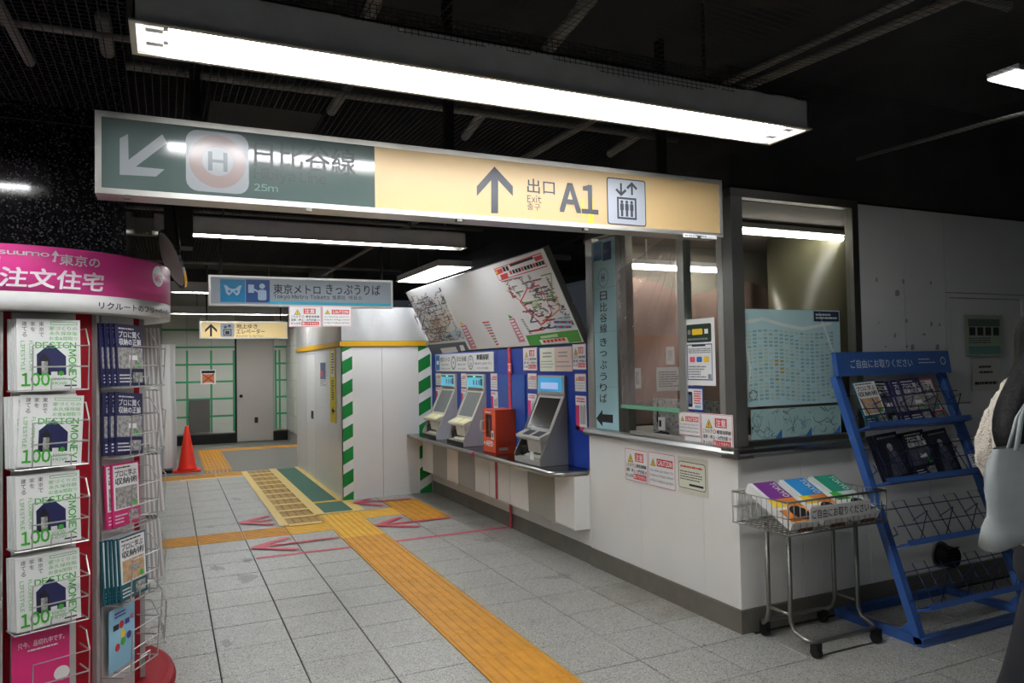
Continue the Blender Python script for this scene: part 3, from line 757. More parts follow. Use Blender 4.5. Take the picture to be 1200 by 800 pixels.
q.rect(x0 + .02, y1 - h * .25, x1 - .02, y1 - .02, INK); q.rect(x0 + w * .12, y0 + h * .12, x1 - w * .12, y0 + h * .68, mat('ink_orange', '#d08a45', 0.6), 1)
q.line([(x0 + w * .15, y0 + h * .12), (x1 - w * .15, y0 + h * .68)], .03, RED, 2); q.line([(x0 + w * .15, y0 + h * .68), (x1 - w * .15, y0 + h * .12)], .03, RED, 2); q.build('printed_cross', p)
sw = struct('wall_corridor', MB().box(2.36, 12.05, 0, 2.5, FY, 3.3), GPANEL)
for k in range(9):
    for z0, z1 in zip(zr, zr[1:]):
        MB().box(2.34, 12.06 + k * .5, z0 + .006, 2.37, 12.55 + k * .5, z1 - .006).build('wall_tile', FT, sw)
tag(MB().tube([(2.22, 13.4, 2.15), (2.24, 13.35, 2.15), (2.25, 13.35, 2.12), (2.25, 13.35, 0.0)], 0.03, 10).build('white_pipe', WHITE, smooth=True), 'thin white vertical pipe beside the corridor wall', 'pipe')
# white sheeting on a pole at the left of the corridor
mb = MB(); N = 60; vs = []
for k in range(N + 1):
    x = -1.6 + 1.72 * k / N
    for i in range(7):
        z = 0.04 + 1.92 * i / 6; vs.append((x + 0.01 * math.sin(z * 3), 12.62 + 0.045 * math.sin(k * 0.9) * (1.1 - z / 3) + 0.02 * math.sin(k * 2.3 + z), z))
mb.add(vs, [(k * 7 + i, (k + 1) * 7 + i, (k + 1) * 7 + i + 1, k * 7 + i + 1) for k in range(N) for i in range(6)])
tag(mb.build('white_sheeting', mat('white_sheet', '#e2e2e0', 0.5), smooth=True), 'white protective sheeting hung at the left of the far corridor', 'sheet')
# traffic cone
cn = thing('traffic_cone', 'bright red traffic cone beside the white sheeting', 'traffic cone', (0.27, 12.45, 0.0))
CONE = mat('cone_red', '#e8311d', 0.45)
MB().box(-0.19, -0.19, 0, 0.19, 0.19, 0.03).build('foot_plate', CONE, cn, matrix='local')
MB().lathe([(0.145, 0.03), (0.13, 0.06), (0.028, 0.68), (0.02, 0.70)], seg=24).build('cone_body', CONE, cn, matrix='local', smooth=True)
tag(MB().box(-0.16, 12.3, 0.0, 0.06, 12.55, 0.05).build('sheet_weight', BLACK), 'black weight at the foot of the white sheeting', 'weight')
struct('trim_11', MB().box(2.45, 12.0, 2.28, WX + 0.3, FY, 3.3), DARK)
# polished black granite pier at the left
pier = struct('wall_pier', MB().box(-1.24, 3.72, 2.09, -0.165, 4.70, 3.3), GRANITE)
MB().box(-1.24, 3.717, 2.653, -0.165, 3.7205, 2.657).build('joint', BLACK, pier)
struct('wall_far_right', MB().box(7.6, -3, 0, 7.8, WY, 3.3), PAINT)
struct('wall_left', MB().box(-1.9, 5.2, 0, -1.75, FY, 3.3), GRANITE)

# ================================================================== LAMPS
def trough_lamp(label, x0, x1, y0, y1, z, tube_m=TUBE, h=0.14, n=2, group=None):
    """long open trough with white inside, flared trim and bare tubes"""
    t = thing('ceiling_lamp', label, 'lamp', ((x0 + x1) / 2, (y0 + y1) / 2, z), group=group)
    a = 0.012
    MB().box(x0 + a, y0 + a, z + 0.004, x1 - a, y0 + a + 0.006, z + h).box(x0 + a, y1 - a - 0.006, z + 0.004, x1 - a, y1 - a, z + h) \
        .box(x0 + a, y0 + a, z + 0.004, x0 + a + 0.006, y1 - a, z + h).box(x1 - a - 0.006, y0 + a, z + 0.004, x1 - a, y1 - a, z + h) \
        .box(x0 + a, y0 + a, z + h - 0.006, x1 - a, y1 - a, z + h).build('housing', LAMPG, t)
    # trim flange
    f = 0.018
    MB().box(x0, y0, z, x1, y0 + f, z + 0.006).box(x0, y1 - f, z, x1, y1, z + 0.006).box(x0, y0 + f, z, x0 + f, y1 - f, z + 0.006).box(x1 - f, y0 + f, z, x1, y1 - f, z + 0.006).build('trim_frame', mat('lamp_trim', '#c9c3b4', 0.45), t)
    # sloping reflector
    i0, i1, k0, k1 = y0 + f, y1 - f, x0 + f, x1 - f; d = 0.028; zt = z + 0.075
    vs = [(k0, i0, z + .006), (k1, i0, z + .006), (k1, i1, z + .006), (k0, i1, z + .006), (k0 + .02, i0 + d, zt), (k1 - .02, i0 + d, zt), (k1 - .02, i1 - d, zt), (k0 + .02, i1 - d, zt)]
    MB().add(vs, [(0, 4, 5, 1), (1, 5, 6, 2), (2, 6, 7, 3), (3, 7, 4, 0), (4, 7, 6, 5)]).build('reflector', LAMPW, t)
    for k in range(n):
        y = (i0 + i1) / 2 + (0 if n == 1 else (k - 0.5) * (i1 - i0) * 0.46)
        MB().cyl((k0 + 0.09, y, z + 0.03), (k1 - 0.09, y, z + 0.03), 0.0165, seg=12, caps=True).build('tube', tube_m, t, smooth=True)
        for xa, xb in ((k0 + 0.025, k0 + 0.075), (k1 - 0.075, k1 - 0.025)):
            MB().box(xa, y - 0.014, z + 0.012, xb, y + 0.014, z + 0.07).build('socket', LAMPW, t)
            MB().cyl((xb if xa < (x0 + x1) / 2 else xa, y, z + 0.03), (k0 + 0.09 if xa < (x0 + x1) / 2 else k1 - 0.09, y, z + 0.03), 0.014, seg=10).build('tube_cap', STEEL, t)
    for x in (x0 + 0.5, x1 - 0.5):
        MB().cyl((x, (y0 + y1) / 2, z + h), (x, (y0 + y1) / 2, 3.3), 0.008).build('hanger', STEELD, t)
    return t
trough_lamp('large fluorescent trough lamp in front of the hanging exit sign', -0.100, 2.645, 2.405, 2.668, 2.60)
trough_lamp('fluorescent trough lamp overhead behind the viewpoint', -0.100, 2.645, -1.20, -0.94, 2.60, TUBE0)
trough_lamp('fluorescent trough lamp left of the large one, above the magazine kiosk', -3.35, -0.60, 2.405, 2.668, 2.60)
trough_lamp('fluorescent trough lamp behind the big sign', -0.10, 2.42, 6.06, 6.22, 2.60, TUBE2)
trough_lamp('third fluorescent trough lamp, hidden behind the ticket sign', 0.0, 1.8, 10.7, 10.9, 2.60, TUBE3)
trough_lamp('far fluorescent trough lamp at the end of the corridor', -0.0, 2.2, 14.6, 14.76, 2.58, TUBE3)
t = thing('ceiling_lamp', 'short wide bright lamp above the route map board', 'lamp', (2.66, 7.75, 2.57))
MB().box(2.48, 7.01, 2.5757, 2.85, 8.49, 2.63).build('housing', LAMPG, t)
MB().box(2.47, 7.0, 2.565, 2.86, 8.5, 2.5755).build('trim_frame', LAMPW, t)
MB().box(2.495, 7.03, 2.560, 2.835, 8.47, 2.5645).build('diffuser', mat('diffuser_glow', '#f9fcff', emit=22.0), t)
for y in (7.3, 8.2): MB().cyl((2.66, y, 2.63), (2.66, y, 3.3), 0.008).build('hanger', STEELD, t)
c = at_z(1185, 92, 2.98)
t = thing('ceiling_lamp', 'small lamp glimpsed through the net at the upper right', 'lamp', (c.x, c.y, 2.98))
MB().box(-0.07, -0.08, 0.012, 0.6, 0.08, 0.04).build('housing', LAMPG, t, matrix='local')
MB().box(-0.08, -0.07, 0.0, 0.58, 0.07, 0.0115).build('diffuser', mat('small_glow', '#ffffff', emit=1.6), t, matrix='local')

# ================================================================== BIG HANGING SIGN
SY = 3.15
fr = wall_y(0, SY)
sx0, sz0, sx1, sz1 = fr.rect(111, 128.4, 846.8, 214.5)[0], fr.px(111, 225.6)[1], fr.px(846.8, 247)[0], fr.px(111, 128.4)[1]
sg = thing('hanging_sign', 'long hanging sign, dark green left part and yellow exit A1 right part', 'sign', ((sx0 + sx1) / 2, SY, sz0))
e = 0.022; D = 0.13
MB().box(sx0, SY, sz0, sx1, SY + D, sz0 + e).box(sx0, SY, sz1 - e, sx1, SY + D, sz1).box(sx0, SY, sz0 + e, sx0 + e, SY + D, sz1 - e).box(sx1 - e, SY, sz0 + e, sx1, SY + D, sz1 - e).build('frame', ALU, sg)
MB().box(sx0 + e, SY + D - 0.01, sz0 + e, sx1 - e, SY + D - 0.004, sz1 - e).build('back_panel', GREY, sg)
xm = fr.px(439.5, 210)[0]
SIGNG = mat('sign_green', '#4a5754', 0.1, coat=0.3)
SIGNY = mat('sign_yellow', '#b59b6e', 0.38, grain=(3, 0.12, '#ac8f60'))
MB().box(sx0 + e, SY + 0.004, sz0 + e, xm, SY + 0.012, sz1 - e).build('green_panel', SIGNG, sg)
MB().box(xm, SY + 0.004, sz0 + e, sx1 - e, SY + 0.012, sz1 - e).build('yellow_panel', SIGNY, sg)
MM = fr.matrix(-0.004)
z3, z4 = zoom(100, 110, 3.158), zoom(430, 150, 2.79)
SG1 = mat('sign_faded_white', '#7f8386', 0.25); SG2 = mat('sign_faded_ring', '#80726f', 0.2); SG3 = mat('sign_ghost_text', '#222b28', 0.4); SG4 = mat('sign_ghost_text_pale', '#6f8781', 0.3); SINK = mat('sign_ink', '#2b3038', 0.4)
pr = Print(); pr.poly([fr.px(*z3(x, y)) for x, y in ((127,163),(158,147),(160,243),(285,148),(303,180),(187,268),(293,278),(262,305),(127,298))], SG1)
def sign_part(name, pr, M=MM, parent=None): return pr.mb.build(name, pr.mats, parent or sg, matrix=_world[(parent or sg).name].inverted() @ M)
sign_part('down_left_arrow', pr)
pr = Print(); x0, y0, x1, y1 = fr.rect(*z3(372, 140), *z3(605, 364)); pr.rrect(x0, y0, x1, y1, 0.045, SG1, 1)
cx, cy = (x0 + x1) / 2, (y0 + y1) / 2 + .002; R = (x1 - x0) * 0.455
pr.ring(cx, cy, R, R * 0.46, SG2, 2); pr.text('H', cx - R * .34, cy - R * .36, cx + R * .34, cy + R * .36, mat('sign_ghost_h', '#4f595b', 0.3), 0.03, 2); sign_part('line_emblem', pr)
pr = Print()
pr.text('日比谷線', *fr.rect(*z3(625, 190), *z3(1000, 285)), SG3, 0.014)
pr.text('Hibiya Line', *fr.rect(*z3(625, 283), *z3(893, 335)), SG3, 0.02)
pr.text('25m', *fr.rect(*z3(625, 334), *z3(713, 360)), SG4, 0.0); sign_part('lettering', pr)
pr = Print(); pr.poly([fr.px(*z4(x, y)) for x, y in ((418,125),(478,190),(478,222),(430,170),(430,278),(407,278),(407,170),(360,222),(360,190))], SINK); sign_part('up_arrow', pr)
pr = Print()
pr.text('出口', *fr.rect(*z4(525, 168), *z4(615, 215)), SINK, 0.012); pr.text('Exit', *fr.rect(*z4(525, 219), *z4(572, 244)), SINK, 0.004)
pr.text('출구', *fr.rect(*z4(525, 246), *z4(568, 268)), SINK); pr.text('A1', *fr.rect(*z4(630, 182), *z4(757, 278)), SINK, 0.035); sign_part('lettering', pr)
pr = Print(); x0, y0, x1, y1 = fr.rect(*z4(786, 166), *z4(913, 318)); w, h = x1 - x0, y1 - y0
pr.rrect(x0, y0, x1, y1, 0.014, SINK, 1); pr.rrect(x0 + .006, y0 + .006, x1 - .006, y1 - .006, 0.01, mat('sign_picto_grey', '#959ba4', 0.35), 2)
pr.border(x0 + w * .25, y0 + h * .13, x1 - w * .25, y0 + h * .6, w * .045, SINK, 3)
for k in (-1, 0, 1):
    c = x0 + w * (.5 + k * .125)
    pr.disc(c, y0 + h * .5, w * .036, SINK, 3, seg=12); pr.rrect(c - w * .046, y0 + h * .32, c + w * .046, y0 + h * .465, w * .02, SINK, 3); pr.rect(c - w * .03, y0 + h * .19, c + w * .03, y0 + h * .34, SINK, 3)
for k, s in ((-.14, -1), (.14, 1)):
    c = x0 + w * (.5 + k); m_ = y0 + h * .78; L = h * .13
    pr.rect(c - w * .025, m_ - L * .9, c + w * .025, m_ + L * .9, SINK, 3)
    for q in (-1, 1): pr.line([(c, m_ + s * L), (c + q * w * .11, m_ + s * L * .25)], w * .055, SINK, 3)
sign_part('lift_pictogram', pr)
pr = Print(); pr.poly([fr.px(*z4(x, y)) for x, y in ((728,228),(740,226),(744,300),(736,318),(724,316))], mat('yellow_smear', '#e8bb2e', 0.5)); pr.poly([fr.px(*z4(x, y)) for x, y in ((704,230),(710,229),(712,290),(706,290))], mat('yellow_smear')); sign_part('yellow_paint_smear', pr)
x0, y0, x1, y1 = fr.rect(*z4(1034, 347), *z4(1143, 360)); pr = Print(); pr.rect(x0, y0, x1, y1, WHITE, 1); pr.lines(x0 + .01, y0 + .003, x1 - .005, y1 - .003, 1, GREY, 2); sign_part('sticker', pr, fr.matrix(0.0004))
for px_ in (149, 362, 538, 686, 818):
    x = fr.px(px_, 240)[0]; MB().box(x - .012, SY - .004, sz0 - .014, x + .012, SY + .02, sz0).build('clip', STEELD, sg)
for x in (sx0 + 0.35, 1.2, sx1 - 0.35):
    MB().box(x - 0.02, SY + 0.05, sz1, x + 0.02, SY + 0.09, 3.3).build('hanger', BLACK, sg)
# ================================================================== TOKYO METRO TICKETS SIGN
fr = wall_y(0, 7.0); z5 = zoom(190, 260, 4.138)
x0, y0, x1, y1 = fr.rect(244.4, 321.6, 460.3, 360)
y0, y1 = 2.128, 2.400
ts = thing('ticket_sign', 'white hanging ticket sign with two blue pictograms', 'sign', ((x0 + x1) / 2, 7.0, y0)); e = 0.018
MB().box(x0, 7.0, y0, x1, 7.1, y0 + e).box(x0, 7.0, y1 - e, x1, 7.1, y1).box(x0, 7.0, y0 + e, x0 + e, 7.1, y1 - e).box(x1 - e, 7.0, y0 + e, x1, 7.1, y1 - e).build('frame', ALU, ts)
MB().box(x0 + e, 7.004, y0 + e, x1 - e, 7.012, y1 - e).build('face_panel', mat('sign_pale', '#8e959b', 0.12, coat=0.5), ts)
TM = fr.matrix(-0.004)
pr = Print(); a = fr.rect(*z5(282, 278), *z5(403, 388)); b = fr.rect(*z5(406, 280), *z5(522, 390))
TBL = mat('metro_blue', '#126a94', 0.3); TBD = mat('metro_deep_blue', '#203f73', 0.3); TW = mat('metro_white', '#8fa0b0', 0.3)
pr.rect(*a, TBL); w, h = a[2] - a[0], a[3] - a[1]
# white winged-M mark: two lobes meeting low in the middle
q = [(.14,.75),(.2,.55),(.24,.38),(.34,.28),(.42,.36),(.5,.46),(.58,.36),(.66,.28),(.76,.38),(.8,.55),(.86,.75),(.74,.72),(.62,.6),(.5,.58),(.38,.6),(.26,.72)]
pr.poly([(a[0] + u * w, a[1] + v * h) for u, v in q], TW, 2)
for u in (.36, .64): pr.disc(a[0] + u * w, a[1] + .47 * h, w * .055, TBL, 3, seg=14)
sign_part('metro_emblem', pr, TM, ts)
pr = Print(); pr.rect(*b, TBD); w, h = b[2] - b[0], b[3] - b[1]
pr.rect(b[0] + w * .1, b[1] + h * .42, b[0] + w * .34, b[1] + h * .78, TW, 2); pr.disc(b[0] + w * .68, b[1] + h * .72, w * .12, TW, 2, seg=16); pr.rrect(b[0] + w * .5, b[1] + h * .1, b[0] + w * .86, b[1] + h * .56, w * .08, TW, 2); pr.line([(b[0] + w * .55, b[1] + h * .45), (b[0] + w * .36, b[1] + h * .56)], w * .08, TW, 2)
sign_part('ticket_pictogram', pr, TM, ts)
pr = Print(); pr.text('東京メトロ', *fr.rect(*z5(540, 303), *z5(768, 350)), INK, 0.01); pr.text('きっぷうりば', *fr.rect(*z5(795, 303), *z5(1058, 353)), INK, 0.008)
pr.text('Tokyo Metro Tickets', *fr.rect(*z5(540, 352), *z5(812, 378)), INK, 0.008); pr.text('售票处', *fr.rect(*z5(826, 356), *z5(890, 377)), INK); pr.text('매표소', *fr.rect(*z5(905, 357), *z5(970, 377)), INK)
sign_part('lettering', pr, TM, ts)
pr = Print(); r = fr.rect(*z5(690, 384), *z5(1105, 398)); pr.rect(x0 + .5, r[1] - .012, x1 - e, r[1] + .012, mat('metro_teal', '#2f9bb5', 0.3)); sign_part('teal_band', pr, TM, ts)
for x in (x0 + .1, x1 - .1): MB().box(x - .012, 7.03, y1, x + .012, 7.06, 3.3).build('hanger', BLACK, ts)
# two small caution boards hung under it
def caution(fr, x0, y0, x1, y1, lang, label, t=0.003, off=0.001, cat='caution sign', group='caution signs', detail=True):
    p = board('caution_sign', label, cat, fr, x0, y0, x1, y1, WHITE, t, off, group)
    w, h = x1 - x0, y1 - y0; q = Print()
    q.border(x0 + w * .01, y0 + w * .01, x1 - w * .01, y1 - w * .01, w * .012, PINKR)
    tx, ty, s = x0 + w * .26, y0 + h * .66, h * .13
    if lang == 'en': tx = x0 + w * .18; s = h * .11
    q.poly([(tx - s * 1.15, ty - s * .6), (tx + s * 1.15, ty - s * .6), (tx, ty + s * 1.4)], INK); q.poly([(tx - s * .95, ty - s * .48), (tx + s * .95, ty - s * .48), (tx, ty + s * 1.18)], YEL, 2)
    q.rect(tx - s * .09, ty + s * .0, tx + s * .09, ty + s * .62, INK, 3); q.rect(tx - s * .09, ty - s * .3, tx + s * .09, ty - s * .12, INK, 3)
    if lang == 'ja':
        q.rect(x0 + w * .45, y0 + h * .62, x0 + w * .82, y0 + h * .88, RED); q.text('注意', x0 + w * .48, y0 + h * .645, x0 + w * .79, y0 + h * .855, WHITE, 0.02)
        q.text('こちらで', x0 + w * .06, y0 + h * .44, x0 + w * .36, y0 + h * .55, INK, 0.015); q.ring(x0 + w * .43, y0 + h * .495, h * .062, h * .02, RED, 1, seg=16); q.text('都営浅草線', x0 + w * .51, y0 + h * .44, x0 + w * .94, y0 + h * .55, INK, 0.02)
        q.text('浅草・押上・大門方面', x0 + w * .06, y0 + h * .28, x0 + w * .84, y0 + h * .39, INK, 0.02); q.text('の', x0 + w * .87, y0 + h * .29, x0 + w * .95, y0 + h * .37, INK, 0.01)
        q.text('きっぷは', x0 + w * .06, y0 + h * .12, x0 + w * .36, y0 + h * .22, INK, 0.015); q.rect(x0 + w * .38, y0 + h * .08, x0 + w * .93, y0 + h * .25, RED); q.text('購入できません', x0 + w * .40, y0 + h * .105, x0 + w * .91, y0 + h * .225, WHITE, 0.015)
    else:
        q.rect(x0 + w * .32, y0 + h * .60, x0 + w * .92, y0 + h * .82, RED); q.text('CAUTION', x0 + w * .35, y0 + h * .635, x0 + w * .89, y0 + h * .785, WHITE, 0.03)
        for k, s_ in enumerate(('You cannot buy tickets for', 'Asakusa, Oshiage, Daimon', 'on the A Asakusa Line here')):
            q.text(s_, x0 + w * .06, y0 + h * (.42 - k * .14), x0 + w * .93, y0 + h * (.51 - k * .14), GREY if not detail else INK, 0.0)
    q.build('printed_warning', p)
    return p
fr = wall_y(0, 6.99)
r = fr.rect(338.5, 358.5, 376.5, 383); caution(fr, *r, 'ja', 'pink-edged caution board with Japanese text hung under the ticket sign')
r = fr.rect(377.5, 358.5, 411.8, 382.5); caution(fr, *r, 'en', 'pink-edged caution board with English text hung under the ticket sign')
# ================================================================== LIFT SIGN IN THE CORRIDOR
fr = wall_y(0, 12.0)
x0, y0, x1, y1 = 0.442, 2.022, 1.720, 2.292
ls = thing('lift_sign', 'small yellow hanging sign with up arrow to the surface lift', 'sign', ((x0 + x1) / 2, 12.0, y0)); e = 0.02
MB().box(x0, 12.0, y0, x1, 12.09, y0 + e).box(x0, 12.0, y1 - e, x1, 12.09, y1).box(x0, 12.0, y0 + e, x0 + e, 12.09, y1 - e).box(x1 - e, 12.0, y0 + e, x1, 12.09, y1 - e).build('frame', ALU, ls)
MB().box(x0 + e, 12.004, y0 + e, x1 - e, 12.012, y1 - e).build('face_panel', mat('lift_yellow', '#f2d596', 0.4), ls)
LM = fr.matrix(-0.004); pr = Print(0.001)
pr.poly([fr.px(*z5(x, y)) for x, y in ((237,493),(266,522),(266,535),(242,512),(242,555),(232,555),(232,512),(208,535),(208,522))], INK); sign_part('up_arrow', pr, LM, ls)
pr = Print(0.001); r = fr.rect(*z5(283, 491), *z5(350, 558)); pr.rrect(*r, .03, mat('sign_picto_grey'), 1); w, h = r[2] - r[0], r[3] - r[1]
pr.border(r[0] + w * .2, r[1] + h * .1, r[2] - w * .2, r[1] + h * .58, w * .07, INK, 2); pr.rect(r[0] + w * .34, r[1] + h * .2, r[2] - w * .34, r[1] + h * .45, INK, 2)
for k, s in ((-.15, -1), (.15, 1)):
    c = r[0] + w * (.5 + k); m_ = r[1] + h * .77
    pr.rect(c - w * .03, m_ - h * .1, c + w * .03, m_ + h * .1, INK, 2)
    for q in (-1, 1): pr.line([(c, m_ + s * h * .12), (c + q * w * .11, m_)], w * .06, INK, 2)
sign_part('lift_pictogram', pr, LM, ls)
pr = Print(0.001); pr.text('地上ゆき', *fr.rect(*z5(360, 494), *z5(462, 516)), INK, 0.01); pr.text('エレベーター', *fr.rect(*z5(360, 519), *z5(498, 542)), INK, 0.01); pr.text('Elevator to Surface', *fr.rect(*z5(360, 546), *z5(490, 557)), INK); sign_part('lettering', pr, LM, ls)
for x in (x0 + .1, x1 - .1): MB().box(x - .01, 12.03, y1, x + .01, 12.05, 3.3).build('hanger', BLACK, ls)
# ================================================================== SAFETY MIRROR
mc = Vector((0.02, 5.6, 0)); c = at_y(201.5, 304, 5.6)
nrm = Vector((-0.92, -0.17, -0.36)).normalized()
u = nrm.cross(Vector((0, 0, 1))).normalized(); v_ = u.cross(nrm); v_ = -v_ if v_.z < 0 else v_
mt = thing('safety_mirror', 'round convex safety mirror hung from the ceiling near the pier', 'mirror', tuple(c))
mb = MB(); vs = [nrm * 0.05]; fs = []; R = 0.20
for i in range(1, 6):
    r = R * i / 5
    for k in range(28):
        a = 2 * math.pi * k / 28; vs.append(u * math.cos(a) * r + v_ * math.sin(a) * r + nrm * 0.05 * (1 - (i / 5) ** 2))
for k in range(28): fs.append((0, 1 + k, 1 + (k + 1) % 28))
for i in range(4):
    for k in range(28): fs.append((1 + i * 28 + k, 1 + (i + 1) * 28 + k, 1 + (i + 1) * 28 + (k + 1) % 28, 1 + i * 28 + (k + 1) % 28))
mb.add(vs, fs); mb.build('mirror_shell', mat('mirror_shell', '#d8d4d2', 0.3), mt, matrix='local', smooth=True)
MB().cyl(nrm * -0.012, nrm * 0.004, R + 0.012, seg=32).build('mirror_face', mat('mirror', '#dfe2e2', 0.06, 1.0), mt, matrix='local')
MB().tube([nrm * -0.01, nrm * -0.05 + Vector((0, 0, 0.05)), Vector((-0.05, 0.02, 3.3 - c.z))], 0.012).build('bracket', BLACK, mt, matrix='local')
tag(MB().box(c.x - 0.05, 5.75, 2.45, c.x + 0.14, 5.95, 3.3).build('ceiling_drop_post', mat('post_dark', '#2d2c2a', 0.7)), 'dark grey square post hanging from the ceiling behind the mirror', 'post')

# ================================================================== TICKET WALL: blue panelling
BLUEW = mat('ticket_blue', '#1f3f9e', 0.35); BLUED = mat('ticket_blue_dark', '#1b3384', 0.35)
tw = struct('wall_ticket', MB().box(WX + 0.006, 4.962, 0.70, WX + 0.08, HY, 1.70), BLUED)
ys = [8.70, 7.73, 6.885, 6.69, 6.05, 5.195, 4.965]
for a, b in zip(ys, ys[1:]):
    MB().box(WX, b + 0.002, 0.735, WX + 0.008, a - 0.002, 1.475).build('blue_panel', BLUEW, tw)
    MB().box(WX, b + 0.002, 1.482, WX + 0.008, a - 0.002, 1.705).build('blue_panel', BLUEW, tw)
MB().box(WX - 0.006, 6.07, 0.74, WX, 6.67, 1.46).build('blue_panel', mat('ticket_blue_light', '#2b56a8', 0.3), tw)
# steel worktop with rounded nosing and cut corner
wt = thing('worktop', 'narrow stainless worktop with rounded nosing under the ticket machines', 'worktop', (2.8, 6.8, 0.70))
SHINY = mat('worktop_steel', '#8f9092', 0.16, 1.0)
MB().prism([(2.66, 8.70, 0.70), (2.66, 5.10, 0.70), (2.72, 4.975, 0.70), (WX - 0.001, 4.965, 0.70), (WX - 0.001, 8.70, 0.70)], (0, 0, 0.03)).build('top_plate', SHINY, wt)
MB().tube([(2.66, 8.70, 0.712), (2.66, 5.09, 0.712), (2.675, 5.03, 0.712), (2.72, 4.985, 0.712), (WX - 0.02, 4.972, 0.712)], 0.022, 12).build('nosing', STEEL, wt, smooth=True)
MB().cyl((2.66, 6.60, 0.712), (2.66, 6.54, 0.712), 0.0235, seg=12).build('red_band', REDTAPE, wt, smooth=True)
# panelled boxes below the worktop
ap = thing('counter_apron', 'row of white and grey service panels under the ticket worktop', 'counter panels', (2.9, 6.8, 0.28))
MB().box(2.845, 4.972, 0.29, WX - 0.001, 8.69, 0.688).build('carcass', GPANEL, ap)
for a, b, m_ in ((8.69, 8.51, WPANEL), (8.505, 8.30, WPANEL), (8.295, 7.83, GPANEL), (7.825, 7.475, WPANEL), (7.47, 7.0, GPANEL), (6.995, 6.625, WPANEL), (6.62, 6.48, WPANEL), (6.42, 6.15, WPANEL), (6.145, 5.775, WPANEL), (5.77, 5.29, mat('grey_green_panel', '#9a9a90', 0.35)), (5.285, 4.966, WPANEL)):
    MB().box(2.832, b + .003, 0.282, 2.846, a - .003, 0.688).build('front_panel', m_, ap)
MB().box(2.833, 4.9645, 0.275, WX - 0.002, 4.972, 0.688).build('end_panel', WPANEL, ap)
MB().box(2.829, 6.425, 0.285, 2.8315, 6.475, 0.688).build('red_tape_strip', REDTAPE, ap)
rp = tag(MB().box(WX - 0.012, 6.36, 0.735, WX - 0.0005, 6.42, 1.72).build('red_tape_strip', REDTAPE), 'vertical red tape strip on the blue ticket wall', 'tape')
tag(MB().box(WX - 0.018, 6.385, 0.0, WX - 0.013, 6.43, 0.28).build('red_tape_strip', REDTAPE), 'short red tape strip on the baseboard under the ticket counter', 'tape')
fr = wall_x(WX - 0.012, 0)
z8 = zoom(470, 390, 4.705)
r = fr.rect(*z8(588, 163), *z8(610, 222)); p = board('arrow_sticker', 'small red and white down-arrow sticker on the red tape', 'sticker', fr, *r, RED, 0.002)
w, h = r[2] - r[0], r[3] - r[1]; q = Print(); q.rect(r[0] + w * .35, r[1] + h * .35, r[2] - w * .35, r[1] + h * .7, WHITE); q.poly([(r[0] + w * .15, r[1] + h * .4), (r[2] - w * .15, r[1] + h * .4), (r[0] + w * .5, r[1] + h * .08)], WHITE); q.rect(r[0] + w * .2, r[1] + h * .76, r[2] - w * .2, r[1] + h * .9, WHITE); q.build('printed_arrow', p)
